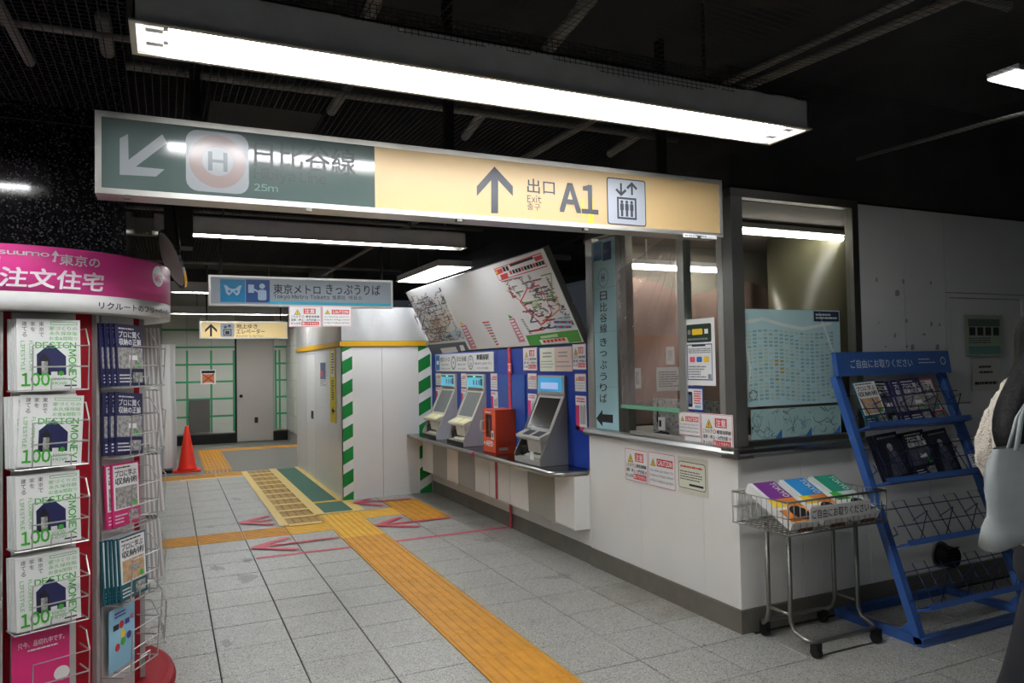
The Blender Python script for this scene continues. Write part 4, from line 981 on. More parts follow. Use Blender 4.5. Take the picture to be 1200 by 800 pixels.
# ================================================================== TICKET MACHINES
def machine(y0, y1, label, body, face, lit, beige=False):
    """wedge-shaped machine: display on top, sloping screen, card shelf, coin recess"""
    t = thing('ticket_machine', label, 'ticket machine', (WX, (y0 + y1) / 2, 0.73), group='ticket machines')
    X = lambda d: WX - d
    prof = [(X(0.0), 0.733), (X(0.255), 0.733), (X(0.258), 0.80), (X(0.205), 0.90), (X(0.02), 1.295), (X(0.02), 1.462), (X(0.0), 1.462)]
    for ya, yb in ((y0, y0 + 0.014), (y1 - 0.014, y1)):
        MB().prism([(x, ya, z) for x, z in prof], (0, yb - ya, 0)).build('side_panel', body, t)
    a, b = y0 + 0.014, y1 - 0.014
    inner = [(X(0.0), 0.733), (X(0.24), 0.733), (X(0.24), 0.775), (X(0.10), 0.785), (X(0.10), 0.90), (X(0.17), 0.945), (X(0.145), 1.0), (X(0.012), 1.29), (X(0.012), 1.45), (X(0.0), 1.45)]
    MB().prism([(x, a, z) for x, z in inner], (0, b - a, 0)).build('body', face, t)
    # top display
    MB().box(X(0.024), y0 + 0.006, 1.30, X(0.0), y1 - 0.006, 1.46).build('display_housing', face, t)
    d = MB().box(X(0.028), y0 + 0.035, 1.325, X(0.0245), y1 - 0.035, 1.445).build('top_display', mat('display_cyan' if lit else 'display_blue', '#5bb4cc' if lit else '#3c95c4', 0.2, emit=0.35), t)
    if lit:
        MB().box(X(0.030), y0 + 0.05, 1.428, X(0.0285), y1 - 0.05, 1.443).build('display_bar', INK, d)
        MB().box(X(0.0315), (y0 + y1) / 2 - .03, 1.431, X(0.0305), (y0 + y1) / 2 + .03, 1.441).build('indicator', mat('indicator_green', '#39e08c', emit=1.5), d)
        for yy in (y0 + .05, y0 + .12, y0 + .2): MB().box(X(0.030), yy + .06, 1.35, X(0.0285), yy + .085, 1.40).build('display_mark', BLUED, d)
        MB().box(X(0.030), y0 + .045, 1.345, X(0.0285), y0 + .085, 1.415).build('display_slot', INK, d)
        MB().box(X(0.0285), y0 + .04, 1.302, X(0.0245), y1 - .07, 1.320).build('yellow_label', mat('label_yellow', '#e4d24a', 0.5), t)
    else:
        MB().box(X(0.0295), y0 + .1, 1.345, X(0.0285), y1 - .08, 1.40).build('display_text', mat('display_pale', '#9cb3dd', emit=0.35), d)
    # sloping touch screen
    s0, s1 = Vector((X(0.145), 0, 1.0)), Vector((X(0.012), 0, 1.29)); dv = s1 - s0; nn = Vector((-dv.z, 0, dv.x)).normalized()
    def slab(name, f0, f1, ya, yb, o0, o1, m_, par=t):
        p0, p1 = s0 + dv * f0, s0 + dv * f1
        lo = [p0 + Vector((0, ya, 0)) + nn * o0, p0 + Vector((0, yb, 0)) + nn * o0, p1 + Vector((0, yb, 0)) + nn * o0, p1 + Vector((0, ya, 0)) + nn * o0]
        return MB().hexa(lo, [q + nn * (o1 - o0) for q in lo]).build(name, m_, par)
    bz = slab('screen_bezel', 0.0, 0.98, a + .01, b - .01, -0.004, 0.006, face)
    slab('touch_screen', 0.08, 0.92, a + .045, b - .045, 0.0062, 0.008, mat('dark_screen' if not lit else 'dim_screen', '#33302c' if not lit else '#6f7573', 0.16 if not lit else 0.3, spec=0.06 if not lit else 0.3), t)
    slab('yellow_label', -0.02, 0.04, b - .10, b - .03, 0.0085, 0.0095, mat('label_yellow'), t) if not lit else None
    # card shelf
    sh = [(X(0.13), 0.955), (X(0.235), 0.925), (X(0.25), 0.945), (X(0.245), 0.962), (X(0.14), 1.005)]
    cs = MB().prism([(x, a + 0.004, z) for x, z in sh], (0, b - a - 0.008, 0)).build('card_shelf', face, t)
    for ya, yb in ((a + .05, a + .18), (a + .24, a + .36)):
        MB().hexa([(X(0.235), ya, 0.968), (X(0.16), ya, 0.9985), (X(0.16), yb, 0.9985), (X(0.235), yb, 0.968)], [(X(0.235), ya, 0.970), (X(0.16), ya, 1.0005), (X(0.16), yb, 1.0005), (X(0.235), yb, 0.970)]).build('card_slot', mat('slot_yellow', '#cfc98a', 0.4, emit=0.25) if lit else INK, cs)
    # coin return block and dark recess
    MB().prism([(X(0.11), a + 0.03, 0.80), (X(0.22), a + 0.03, 0.83), (X(0.235), a + 0.03, 0.93), (X(0.11), a + 0.03, 0.94)], (0, 0.24, 0)).build('ticket_chute', face, t)
    MB().prism([(X(0.105), b - 0.16, 0.786), (X(0.215), b - 0.16, 0.786), (X(0.215), b - 0.16, 0.86), (X(0.105), b - 0.16, 0.89)], (0, 0.13, 0)).build('coin_cup', BLACK, t)
    MB().prism([(X(0.10), a + .005, 0.785), (X(0.255), a + .005, 0.76), (X(0.257), a + .005, 0.80), (X(0.22), a + .005, 0.815), (X(0.10), a + .005, 0.80)], (0, b - a - .18, 0)).build('lower_tray', face, t)
    MB().prism([(X(0.256), a, 0.735), (X(0.262), a, 0.735), (X(0.262), a, 0.775), (X(0.256), a, 0.775)], (0, b - a, 0)).build('kick_strip', BLACK if lit else face, t)
    if not lit:
        MB().box(X(0.263), a + .1, 0.775, X(0.2575), a + .16, 0.84).build('warning_label', WHITE, t)
    return t
SILV = mat('machine_silver', '#8f8f8c', 0.4, 0.4); SILVF = mat('machine_face_grey', '#b3b1ab', 0.4, 0.1)
BEIG = mat('machine_beige', '#d3cfbf', 0.45); SIDE = mat('machine_side_grey', '#b4b4b6', 0.45)
machine(5.295, 5.785, 'dark grey ticket machine with blank screen, nearest the booth', SILV, SILVF, False)
machine(6.985, 7.485, 'beige ticket machine with lit cyan display next to the orange cabinet', SIDE, BEIG, True)
machine(7.825, 8.315, 'beige ticket machine with lit cyan display beside the hoarding', SIDE, BEIG, True)
# ================================================================== AED CABINET
ORG = mat('aed_orange', '#e4501e', 0.35, coat=0.3)
t = thing('aed_cabinet', 'bright orange AED cabinet with window on the ticket worktop', 'cabinet', (2.86, 6.42, 0.731))
ax0, ay0, ay1, az0, az1 = 2.755, 6.275, 6.575, 0.731, 1.14
MB().box(ax0 + .012, ay0, az0, WX - .012, ay1, az1).build('cabinet_body', ORG, t)
dm = MB(); wy0, wy1, wz0, wz1 = ay0 + .085, ay1 - .06, az0 + .14, az1 - .05
dm.box(ax0, ay0 + .004, az0 + .004, ax0 + .011, ay1 - .004, wz0).box(ax0, ay0 + .004, wz1, ax0 + .011, ay1 - .004, az1 - .004).box(ax0, ay0 + .004, wz0, ax0 + .011, wy0, wz1).box(ax0, wy1, wz0, ax0 + .011, ay1 - .004, wz1)
do = dm.build('door', ORG, t)
MB().box(ax0 + .008, wy0, wz0, ax0 + .0115, wy1, wz1).build('window', mat('aed_window', '#2a2328', 0.1), do)
MB().box(ax0 + .006, wy0 + .05, wz0 + .03, ax0 + .0078, wy0 + .09, wz0 + .18).build('aed_case', mat('aed_case', '#7d2a2a', 0.4), do)
MB().tube([(ax0, ay1 - .03, az0 + .19), (ax0 - .03, ay1 - .025, az0 + .20), (ax0 - .035, ay1 - .025, az0 + .25), (ax0 - .03, ay1 - .025, az0 + .29), (ax0, ay1 - .03, az0 + .30)], 0.008).build('handle', mat('handle_cream', '#efe3c6', 0.5), do, smooth=True)
fr = wall_x(ax0, 0); q = Print(); q.text('AED', -ay0 - .235, az0 + .06, -ay0 - .06, az0 + .11, WHITE, 0.03); q.rect(-ay0 - .10, az0 + .13, -ay0 - .045, az0 + .21, WHITE); q.rect(-ay0 - .085, az0 + .15, -ay0 - .06, az0 + .19, INK, 2); q.lines(-ay0 - .24, az1 - .04, -ay0 - .05, az1 - .02, 1, WHITE)
q.disc(-ay0 - .262, az0 + .085, .014, WHITE, seg=12)
sign_part('lettering', q, fr.matrix(0.0003), t)
fr2 = Frame((0, ay0, 0), (1, 0, 0), (0, 0, 1)); q = Print(); q.rect(ax0 + .03, az0 + .03, ax0 + .12, az0 + .055, mat('label_grey', '#b9a9a6', 0.5)); sign_part('maker_label', q, fr2.matrix(0.0005), t)
# ================================================================== NOTICES ON THE BLUE WALL
fr = wall_x(WX, 0)
x0, y0, x1, y1 = fr.rect(*z8(195, 118), *z8(513, 105)); y0, y1 = 1.490, 1.690
p = board('station_sign', 'white station name sign above the two beige ticket machines', 'sign', fr, x0, y0, x1, y1, mat('sign_white_gloss', '#e9eaea', 0.25), 0.012)
w, h = x1 - x0, y1 - y0; q = Print()
q.rect(x0 + w * .01, y0 + h * .06, x0 + w * .085, y1 - h * .06, BLUE); q.rect(x0 + w * .025, y0 + h * .4, x0 + w * .07, y0 + h * .62, WHITE, 2)
q.text('東京メトロ', x0 + w * .105, y0 + h * .55, x0 + w * .28, y0 + h * .84, INK, .01); q.text('Tokyo Metro', x0 + w * .115, y0 + h * .3, x0 + w * .27, y0 + h * .46, INK); q.text('도쿄메트로 东京地铁', x0 + w * .11, y0 + h * .09, x0 + w * .29, y0 + h * .2, INK)
q.ring(x0 + w * .355, y0 + h * .48, w * .045, w * .014, GREY, ry=h * .4); q.disc(x0 + w * .355, y0 + h * .5, w * .008, INK, ry=h * .06)
q.text('日比谷線', x0 + w * .415, y0 + h * .55, x0 + w * .585, y0 + h * .84, INK, .01); q.text('Hibiya Line', x0 + w * .43, y0 + h * .3, x0 + w * .57, y0 + h * .46, INK); q.text('히비야선 日比谷线', x0 + w * .43, y0 + h * .09, x0 + w * .57, y0 + h * .2, INK)
q.ring(x0 + w * .655, y0 + h * .48, w * .045, w * .01, GREY, ry=h * .4); q.text('H', x0 + w * .645, y0 + h * .58, x0 + w * .665, y0 + h * .7, INK, .02); q.text('10', x0 + w * .635, y0 + h * .25, x0 + w * .675, y0 + h * .48, INK, .01)
q.text('東銀座駅', x0 + w * .75, y0 + h * .6, x0 + w * .94, y0 + h * .9, INK, .02); q.text('Higashi-ginza Sta.', x0 + w * .72, y0 + h * .34, x0 + w * .985, y0 + h * .5, INK); q.text('히가시긴자 东银座', x0 + w * .76, y0 + h * .12, x0 + w * .93, y0 + h * .23, INK)
q.build('lettering', p)
def fare_strip(r, label):
    p = board('price_notice', label, 'notice', fr, *r, WHITE, 0.003, 0.001, 'pink notices by the ticket machines'); x0, y0, x1, y1 = r; w, h = x1 - x0, y1 - y0; q = Print()
    q.rect(x0, y0, x0 + w * .36, y0 + h * .72, mat('ink_magenta', '#d23c72', 0.55)); q.rect(x0, y0, x1, y0 + h * .1, mat('ink_magenta')); q.lines(x0 + w * .1, y0 + h * .8, x1 - w * .08, y0 + h * .95, 2, RED)
    for k in range(5):
        q.rect(x0 + w * (.46 + k * .1), y0 + h * .18, x0 + w * (.52 + k * .1), y0 + h * random.uniform(.55, .75), GREY)
    q.build('printed_graphics', p)
def zr8(x0, y0, x1, y1): return fr.rect(*z8(x0, y0), *z8(x1, y1))
def box8(ya, yb, za_, zb_): return (-ya, za_, -yb, zb_)
caution(fr, *box8(6.098, 5.818, 1.502, 1.708), 'ja', 'caution sign with Japanese text above left of the dark grey machine')
caution(fr, *box8(5.185, 4.975, 1.510, 1.712), 'ja', 'caution sign with Japanese text at the booth end of the blue wall')
caution(fr, *box8(6.009, 5.835, 1.335, 1.477), 'en', 'English caution sign left of the dark grey machine display')
caution(fr, *box8(5.155, 4.985, 1.336, 1.478), 'en', 'English caution sign right of the dark grey machine display')
caution(fr, *box8(6.860, 6.695, 1.306, 1.473), 'en', 'English caution sign between the beige machines and the red strip')
caution(fr, *box8(7.690, 7.54, 1.315, 1.468), 'en', 'narrow English caution sign between the two beige machines')
caution(fr, *box8(8.548, 8.36, 1.318, 1.466), 'en', 'narrow English caution sign left of the beige machine beside the hoarding')
fare_strip(box8(5.150, 4.985, 1.030, 1.302), 'tall pink and white notice right of the dark grey machine')
fare_strip(box8(6.012, 5.842, 1.075, 1.293), 'tall pink and white notice left of the dark grey machine')
fare_strip(box8(6.853, 6.69, 1.11, 1.293), 'pink and white notice above the orange AED cabinet')
fare_strip(box8(7.690, 7.54, 1.12, 1.30), 'pink and white notice between the two beige machines')
fare_strip(box8(8.548, 8.36, 1.12, 1.30), 'pink and white notice beside the hoarding stripe')
for ya, yb, m_, lbl, n in ((5.762, 5.49, CREAM, 'pale green typed notice above the dark grey machine', 3), (5.486, 5.195, mat('paper_pink', '#ddc5b8', 0.6), 'pale pink typed notice above the dark grey machine', 2)):
    r = box8(ya, yb, 1.495, 1.698); p = board('typed_notice', lbl, 'notice', fr, *r, m_, 0.002, 0.001); q = Print(); w, h = r[2] - r[0], r[3] - r[1]
    q.lines(r[0] + w * .2, r[3] - h * .45, r[2] - w * .2, r[3] - h * .15, 2, GREY, fill=.4); q.lines(r[0] + w * .08, r[1] + h * .12, r[2] - w * .08, r[1] + h * .48, n, GREY, fill=.25); q.build('printed_lines', p)
# ================================================================== ROUTE MAP BOARD
MT = (Vector((2.617, 0, 2.451)) - Vector((2.965, 0, 1.722))); ml = MT.length
fr = Frame((2.965, 4.985, 1.722), (0, -1, 0), MT)
L = 8.60 - 4.985
mp = thing('route_map_board', 'long white tilted fare map board above the ticket machines', 'map board', (2.965, 6.8, 1.722))
MPM = fr.matrix()
def mpart(name, pr, M=None): return pr.mb.build(name, pr.mats, mp, matrix=_world[mp.name].inverted() @ (M or MPM))
MAPW = mat('map_white', '#eceded', 0.22); MAPE = mat('map_edge', '#6f7170', 0.5)
pr = Print(); pr.mi(MAPE); pr.mb.box(-L, 0, -0.035, 0, ml, -0.004); mpart('case', pr)
xs = fr.px(514, 333)[0]
pr = Print(); pr.mi(MAPW); pr.mb.box(-L + .005, .005, -0.004, xs - .004, ml - .005, 0); mpart('panel', pr)
pr = Print(); pr.mi(MAPW); pr.mb.box(xs, .005, -0.004, -.005, ml - .005, 0); mpart('panel', pr)
z7 = zoom(460, 280, 5.0)
F = lambda x, y: fr.px(*z7(x, y))
C5 = [mat('line_%d' % i, c, 0.5) for i, c in enumerate(('#d9455a', '#c98a3a', '#7ea33c', '#4a86c0', '#8a6bb0', '#6b6f75', '#b8474f'))]
def quadmap(c, u, v):
    (a, b, d, e_) = c; p = lambda s, t_, k: (1 - v) * ((1 - u) * a[k] + u * b[k]) + v * ((1 - u) * e_[k] + u * d[k])
    return p(0, 0, 0), p(0, 0, 1)
rs = random.Random(3)
MAPINK = mat('map_ink', '#55565a', 0.5)
def network(pr, c, n, seed, hv=True):
    rs = random.Random(seed)
    for k in range(n):
        u, v = rs.uniform(.05, .95), rs.uniform(.05, .95); pts = [quadmap(c, u, v)]
        for _ in range(rs.randint(2, 5)):
            d = rs.choice(((1, 0), (0, 1), (.7, .7), (-.7, .7), (-1, 0), (0, -1))); s_ = rs.uniform(.05, .22)
            u2, v2 = min(max(u + d[0] * s_, .02), .98), min(max(v + d[1] * s_, .02), .98)
            steps = max(1, int(s_ / .028))
            for q in range(steps + 1):
                if rs.random() < .8:
                    uu, vv = u + (u2 - u) * q / steps, v + (v2 - v) * q / steps; x, y = quadmap(c, uu + .004, vv - .006); pr.rect(x, y, x + rs.uniform(.015, .045), y + .009, MAPINK, 2)
            u, v = u2, v2; pts.append(quadmap(c, u, v))
        pr.line(pts, .005, C5[k % len(C5)], 1)
pr = Print(); c1 = [F(70, 350), F(275, 285), F(425, 590), F(205, 615)]; c1 = [c1[0], c1[1], c1[2], c1[3]]
network(pr, c1, 70, 5)
for k in range(60):
    u, v = rs.gauss(.55, .13), rs.gauss(.62, .1); x, y = quadmap(c1, u, v); pr.line([(x, y), (x + rs.uniform(-.08, .08), y + rs.uniform(-.05, .05))], .006, C5[k % 3], 3)
pr.poly([F(205, 620), F(425, 600), F(450, 650), F(230, 675)], mat('map_navy', '#3b4253', 0.4), 2); pr.poly([F(280, 640), F(370, 630), F(385, 660), F(295, 670)], WHITE, 3); pr.poly([F(393, 622), F(415, 620), F(428, 652), F(403, 655)], WHITE, 3)
pr.poly([F(285, 570), F(390, 520), F(430, 575), F(300, 595)], mat('map_pale_blue', '#b9d0dc', 0.4), 1); mpart('wide_area_map', pr)
pr = Print(); c2 = [F(650, 245), F(905, 185), F(1060, 510), F(800, 550)]
network(pr, c2, 30, 11)
ring = [F(790, 290), F(860, 270), F(900, 350), F(935, 430), F(910, 470), F(875, 500), F(800, 430), F(750, 370), F(790, 290)]
pr.line(ring, .012, C5[0], 3); pr.line([F(640, 250), F(735, 225), F(790, 275)], .01, C5[5], 3); pr.line([F(760, 375), F(940, 345), F(930, 200), F(870, 215)], .01, C5[2], 3); pr.line([F(670, 300), F(760, 370), F(840, 470), F(890, 530), F(800, 545)], .01, C5[0], 3); pr.line([F(880, 480), F(935, 450), F(980, 410), F(960, 330)], .01, C5[1], 3)
pr.poly([F(810, 380), F(850, 365), F(870, 400), F(830, 415)], mat('map_pale_green', '#bcd3a8', 0.4), 2)
pr.poly([F(940, 475), F(1030, 440), F(1060, 515), F(960, 535)], mat('map_pale_blue'), 2)
for k in range(14): a, b = F(945 + k % 7 * 14, 480 + (k // 7) * 28), None; pr.rect(a[0], a[1] - .02, a[0] + .04, a[1], (RED, BLUE, GREY)[k % 3], 3)
mpart('city_map', pr)
pr = Print(); pr.poly([F(780, 565), F(1085, 530), F(1110, 600), F(805, 625)], mat('map_green', '#3f9a38', 0.4)); pr.poly([F(860, 590), F(1020, 575), F(1035, 605), F(875, 618)], WHITE, 2); pr.poly([F(865, 570), F(965, 553), F(972, 572), F(872, 583)], mat('map_green_light', '#b8dca6', 0.4), 2)
for k in range(6): a = F(885 + k * 22, 605 - k * 2.5); pr.rect(a[0], a[1] - .005, a[0] + .055, a[1] + .02, RED, 3)
mpart('green_footer', pr)
pr = Print()
a, b, c_, d_ = F(595, 178), F(868, 82), F(905, 158), F(628, 243)
pr.line([a, b, c_, d_, a], .008, RED)
pr.poly([F(598, 185), F(640, 170), F(650, 195), F(612, 212)], RED, 1); pr.poly([F(825, 108), F(870, 92), F(880, 115), F(840, 132)], RED, 1); pr.poly([F(630, 210), F(672, 197), F(680, 225), F(640, 238)], RED, 1); pr.poly([F(600, 195), F(612, 185), F(618, 205)], YEL, 2)
for k in range(5):
    a, b = F(690 + k * 27, 162 - k * 9.3), F(712 + k * 27, 140 - k * 9.3); pr.rect(a[0], min(a[1], b[1]), b[0], max(a[1], b[1]), INK, 1)
for k in range(12):
    a = F(690 + k * 17, 205 - k * 5.2); pr.rect(a[0], a[1] - .005, a[0] + .045, a[1] + .028, INK if k % 4 else RED, 1)
for k in range(2): a = F(650 + k * 18, 185 - k * 5); pr.rect(a[0], a[1] - .01, a[0] + .05, a[1] + .03, INK, 1)
mpart('red_caution_strip', pr)
MG = mat('map_rose', '#cc7f92', 0.5)
for (x, y) in ((400, 510), (683, 470)):
    pr = Print(); dx, dy = 72, 135; w_ = 42
    pr.poly([F(x, y), F(x + w_ * .7, y - 8), F(x + dx + w_ * .6, y + dy - 4), F(x + dx - 12, y + dy)], MG); pr.poly([F(x + 3, y - 5), F(x - 6, y - 28), F(x + 22, y - 12)], YEL if x < 600 else GRN)
    for k in range(7): pr.line([F(x + 8 + k * 10, y + 12 + k * 17), F(x + 28 + k * 9, y + 8 + k * 17)], .014, WHITE, 3)
    mpart('rose_strip', pr)
pr = Print()
for k in range(9):
    pr.line([F(528 + k * 10, 490 + k * 16), F(565 + k * 7, 486 + k * 16)], .016, (RED, GREY, C5[1], C5[4])[k % 4])
mpart('small_legend', pr)
pr = Print()
for k in range(9): a = F(752 + k * 6, 470 + k * 10); pr.rect(a[0], a[1] - .01, a[0] + .05, a[1], GREY)
mpart('small_legend', pr)
pr = Print(); pr.mi(MAPE); pr.mb.box(0.0, -0.004, -0.045, 0.01, ml + .004, 0.006); mpart('end_cap', pr)
for y in (5.2, 8.2): MB().box(2.70, y, 2.40, 2.98, y + .05, 2.44).build('bracket', BLACK, mp)

# ================================================================== BOOTH SIGNS AND POSTERS
fr = wall_x(WX + 0.014, 0); zp = zoom(680, 260, 2.857)
PALEB = mat('panel_pale_blue', '#a9d3da', 0.3)
p = board('vertical_sign', 'tall pale blue ticket office sign panel left of the booth window', 'sign', fr, -4.858, 1.062, -4.537, 2.49, PALEB, 0.008)
q = Print()
r = fr.rect(*zp(48, 68), *zp(76, 130)); q.rect(*r, TBL); q.text('M', r[0] + .03, r[1] + .07, r[2] - .03, r[3] - .07, WHITE, .03)
r = fr.rect(*zp(78, 66), *zp(107, 128)); q.rect(*r, TBD); q.lines(r[0] + .02, r[1] + .08, r[2] - .02, r[3] - .08, 3, TW)
c = fr.px(*zp(80, 187)); q.ring(c[0], c[1], 0.075, 0.012, mat('ring_blue_grey', '#8ab0bb', 0.4)); q.text('H', c[0] - .02, c[1] - .03, c[0] + .02, c[1] + .03, INK, .02)
for ch, (y0, y1) in zip('日比谷線きっぷうりば', ((232, 262), (270, 300), (306, 336), (341, 372), (388, 416), (432, 450), (464, 492), (504, 530), (541, 567), (575, 605))):
    q.text(ch, *fr.rect(*zp(70, y0), *zp(93, y1)), INK, .006)
q.poly([fr.px(*zp(x, y)) for x, y in ((57, 657), (78, 628), (78, 643), (113, 645), (113, 673), (78, 669), (78, 684))], INK)
for y in (222, 368, 552): a = fr.px(*zp(80, y)); q.rect(-4.855, a[1], -4.54, a[1] + .002, GREY)
q.build('lettering', p)
fr = wall_x(WX + 0.02, 0); zq = zoom(790, 360, 4.7)
r = fr.rect(*zq(62, 62), *zq(228, 430)); p = board('information_poster', 'white poster with dark green banner on the booth glass', 'poster', fr, *r, WHITE, 0.002, 0.002); w, h = r[2] - r[0], r[3] - r[1]
DG = mat('ink_dark_green', '#22392c', 0.5)
q = Print(); q.rrect(r[0] + w * .07, r[1] + h * .645, r[2] - w * .1, r[1] + h * .92, .012, DG); q.rrect(r[0] + w * .27, r[1] + h * .76, r[0] + w * .62, r[1] + h * .85, .006, YEL, 2); q.rect(r[0] + w * .12, r[1] + h * .77, r[0] + w * .22, r[1] + h * .84, GREY, 2); q.rect(r[0] + w * .68, r[1] + h * .77, r[0] + w * .8, r[1] + h * .84, WHITE, 2); q.lines(r[0] + w * .12, r[1] + h * .67, r[2] - w * .15, r[1] + h * .72, 1, GREY, 2)
q.border(r[0] + w * .08, r[1] + h * .08, r[2] - w * .09, r[1] + h * .62, .006, mat('ink_navy', '#2c3c86', 0.5)); q.rect(r[0] + w * .25, r[1] + h * .585, r[0] + w * .7, r[1] + h * .61, DG, 2); q.lines(r[0] + w * .12, r[1] + h * .48, r[2] - w * .14, r[1] + h * .56, 3, GREY)
for k, m_ in enumerate((PINKR, BLUE, YEL)): q.rrect(r[0] + w * (.17 + k * .23), r[1] + h * .35, r[0] + w * (.35 + k * .23), r[1] + h * .43, .008, m_, 2)
q.lines(r[0] + w * .12, r[1] + h * .11, r[2] - w * .3, r[1] + h * .3, 5, GREY); q.rect(r[0] + w * .76, r[1] + h * .1, r[0] + w * .87, r[1] + h * .17, GREY)
q.build('printed_graphics', p)
r = fr.rect(*zq(62, 434), *zq(165, 575)); p = board('phone_poster', 'small navy-edged poster showing a phone on the booth glass', 'poster', fr, *r, mat('ink_navy'), 0.002, 0.002); w, h = r[2] - r[0], r[3] - r[1]
q = Print(); q.rect(r[0] + w * .04, r[1] + h * .1, r[2] - w * .06, r[3] - h * .1, WHITE); q.rrect(r[0] + w * .1, r[1] + h * .18, r[0] + w * .42, r[1] + h * .78, .01, INK, 2); q.rect(r[0] + w * .15, r[1] + h * .3, r[0] + w * .37, r[1] + h * .66, mat('ink_slate'), 3); q.lines(r[0] + w * .5, r[1] + h * .3, r[2] - w * .12, r[1] + h * .85, 6, RED, 2); q.rect(r[0] + w * .55, r[1] + h * .15, r[2] - w * .14, r[1] + h * .27, CYAN, 2); q.build('printed_graphics', p)
fr = wall_x(WX - 0.004, 0)
caution(fr, *fr.rect(*zq(30, 577), *zq(148, 705)), 'en', 'English caution sign standing on the booth rail beside the window post', 0.003, 0.002)
caution(fr, *fr.rect(*zq(153, 587), *zq(328, 782)), 'ja', 'large Japanese caution sign standing on the booth rail at the corner', 0.003, 0.002)
r = fr.rect(*zq(62, 708), *zq(150, 765)); board('blank_card', 'blank white card under the English caution sign on the rail', 'card', fr, r[0], 1.062, r[2], r[3] - 0.004, WHITE, 0.002)
fr = wall_x(WX, 0); zw = zoom(720, 470, 6.67)
caution(fr, *fr.rect(*zw(88, 375), *zw(264, 630)), 'ja', 'Japanese caution sign stuck on the white wall under the booth rail')
caution(fr, *fr.rect(*zw(272, 405), *zw(480, 678)), 'en', 'English caution sign stuck on the white wall under the booth rail')
r = fr.rect(*zw(505, 480), *zw(716, 690)); p = board('rounded_notice', 'cream notice with rounded black border on the white booth wall', 'notice', fr, r[0] - .01, r[1] - .03, r[2] + .02, r[3] + .03, mat('paper_ivory', '#d9d6c4', 0.5), 0.001); w, h = r[2] - r[0], r[3] - r[1]
q = Print(); q.rrect(r[0], r[1], r[2], r[3], .02, INK, 1); q.rrect(r[0] + .004, r[1] + .004, r[2] - .004, r[3] - .004, .017, CREAM, 2); q.lines(r[0] + w * .08, r[1] + h * .76, r[2] - w * .1, r[1] + h * .88, 1, RED, 3); q.lines(r[0] + w * .06, r[1] + h * .3, r[2] - w * .12, r[1] + h * .68, 4, INK, 3, .35); q.rect(r[0] + w * .4, r[1] + h * .12, r[2] - w * .08, r[1] + h * .2, INK, 3); q.build('printed_lines', p)
# maps in the front window
fr = wall_y(0, WY + 0.026)
MAPC = mat('street_map_blue', '#b5d6d8', 0.4); MAPL = mat('street_map_line', '#dfe9e4', 0.5); MB1 = mat('street_block', '#8fb0b4', 0.5); MB2 = mat('street_block_pale', '#b3c6b9', 0.5); MB3 = mat('street_block_gold', '#b09b4c', 0.5)
r = fr.rect(870, 363, 985, 474); p = board('street_map', 'pale blue street map behind the booth front window', 'map', fr, *r, MAPC, 0.002, 0.0); w, h = r[2] - r[0], r[3] - r[1]
q = Print(); rs = random.Random(4)
cols = [.04 + .89 * k / 17 for k in range(18)]; rows = [.04 + .74 * k / 19 for k in range(20)]
for a, b in zip(cols, cols[1:]):
    for c, d in zip(rows, rows[1:]):
        k = .02 * math.sin(a * 7)
        if rs.random() < .93: q.poly([(r[0] + w * (a + .008), r[1] + h * (c + .008 + k)), (r[0] + w * (b - .008), r[1] + h * (c + .008 + k)), (r[0] + w * (b - .008), r[1] + h * (d - .008 + k)), (r[0] + w * (a + .008), r[1] + h * (d - .008 + k))], rs.choice((MB1, MB1, MB2, MB3) if .28 < a < .4 and .2 < c < .6 else (MB1, MB2)))
q.line([(r[0] + w * .0, r[1] + h * .86), (r[0] + w * .2, r[1] + h * .9), (r[0] + w * .4, r[1] + h * .84), (r[0] + w * .6, r[1] + h * .8), (r[0] + w * .9, r[1] + h * .86)], .02, MAPL, 2); q.line([(r[0] + w * .78, r[1] + h * .97), (r[0] + w * .93, r[1] + h * .5), (r[0] + w * .96, r[1] + h * .1)], .016, MAPL, 2)
q.line([(r[0] + w * .02, r[1] + h * .7), (r[0] + w * .07, r[1] + h * .4), (r[0] + w * .03, r[1] + h * .1)], .016, MAPL, 2)
q.rect(r[0] + w * .72, r[1] + h * .88, r[2] - w * .01, r[3] - h * .01, mat('ink_navy_dark', '#26304f', 0.5), 2); q.lines(r[0] + w * .74, r[1] + h * .9, r[2] - w * .03, r[3] - h * .03, 2, MAPL, 3); q.ring(r[0] + w * .09, r[1] + h * .12, .03, .004, INK, 3)
q.build('printed_streets', p)
r = fr.rect(880, 477, 985, 519); r = (r[0], 1.094, r[2], r[3]); p = board('area_map', 'strip of three small pale maps at the foot of the booth front window', 'map', fr, *r, mat('area_map_teal', '#a3c4c0', 0.4), 0.002, 0.0); w, h = r[2] - r[0], r[3] - r[1]
q = Print()
for k in range(3):
    a = r[0] + w * k / 3
    for _ in range(16):
        u, v = rs.uniform(.05, .9), rs.uniform(.08, .9); pts = [(a + w / 3 * u, r[1] + h * v)]
        for _ in range(3): u, v = min(max(u + rs.uniform(-.2, .2), .02), .97), min(max(v + rs.uniform(-.25, .25), .03), .97); pts.append((a + w / 3 * u, r[1] + h * v))
        q.line(pts, .003, rs.choice((INK, MB1, mat('ink_slate'))))
    q.poly([(a + w / 3 * .75, r[1]), (a + w / 3 * .98, r[1]), (a + w / 3 * .98, r[1] + h * .3)], BLUE)
    q.rect(a + w / 3 - .002, r[1], a + w / 3, r[3], MAPL, 2)
q.build('printed_streets', p)
fr = wall_y(0, WY)
r = fr.rect(1130, 369, 1174, 417); p = board('green_notice', 'pale green poster with dark pictures on the white door panel', 'poster', fr, *r, mat('poster_sage', '#9aa892', 0.6), 0.002, 0.006); w, h = r[2] - r[0], r[3] - r[1]
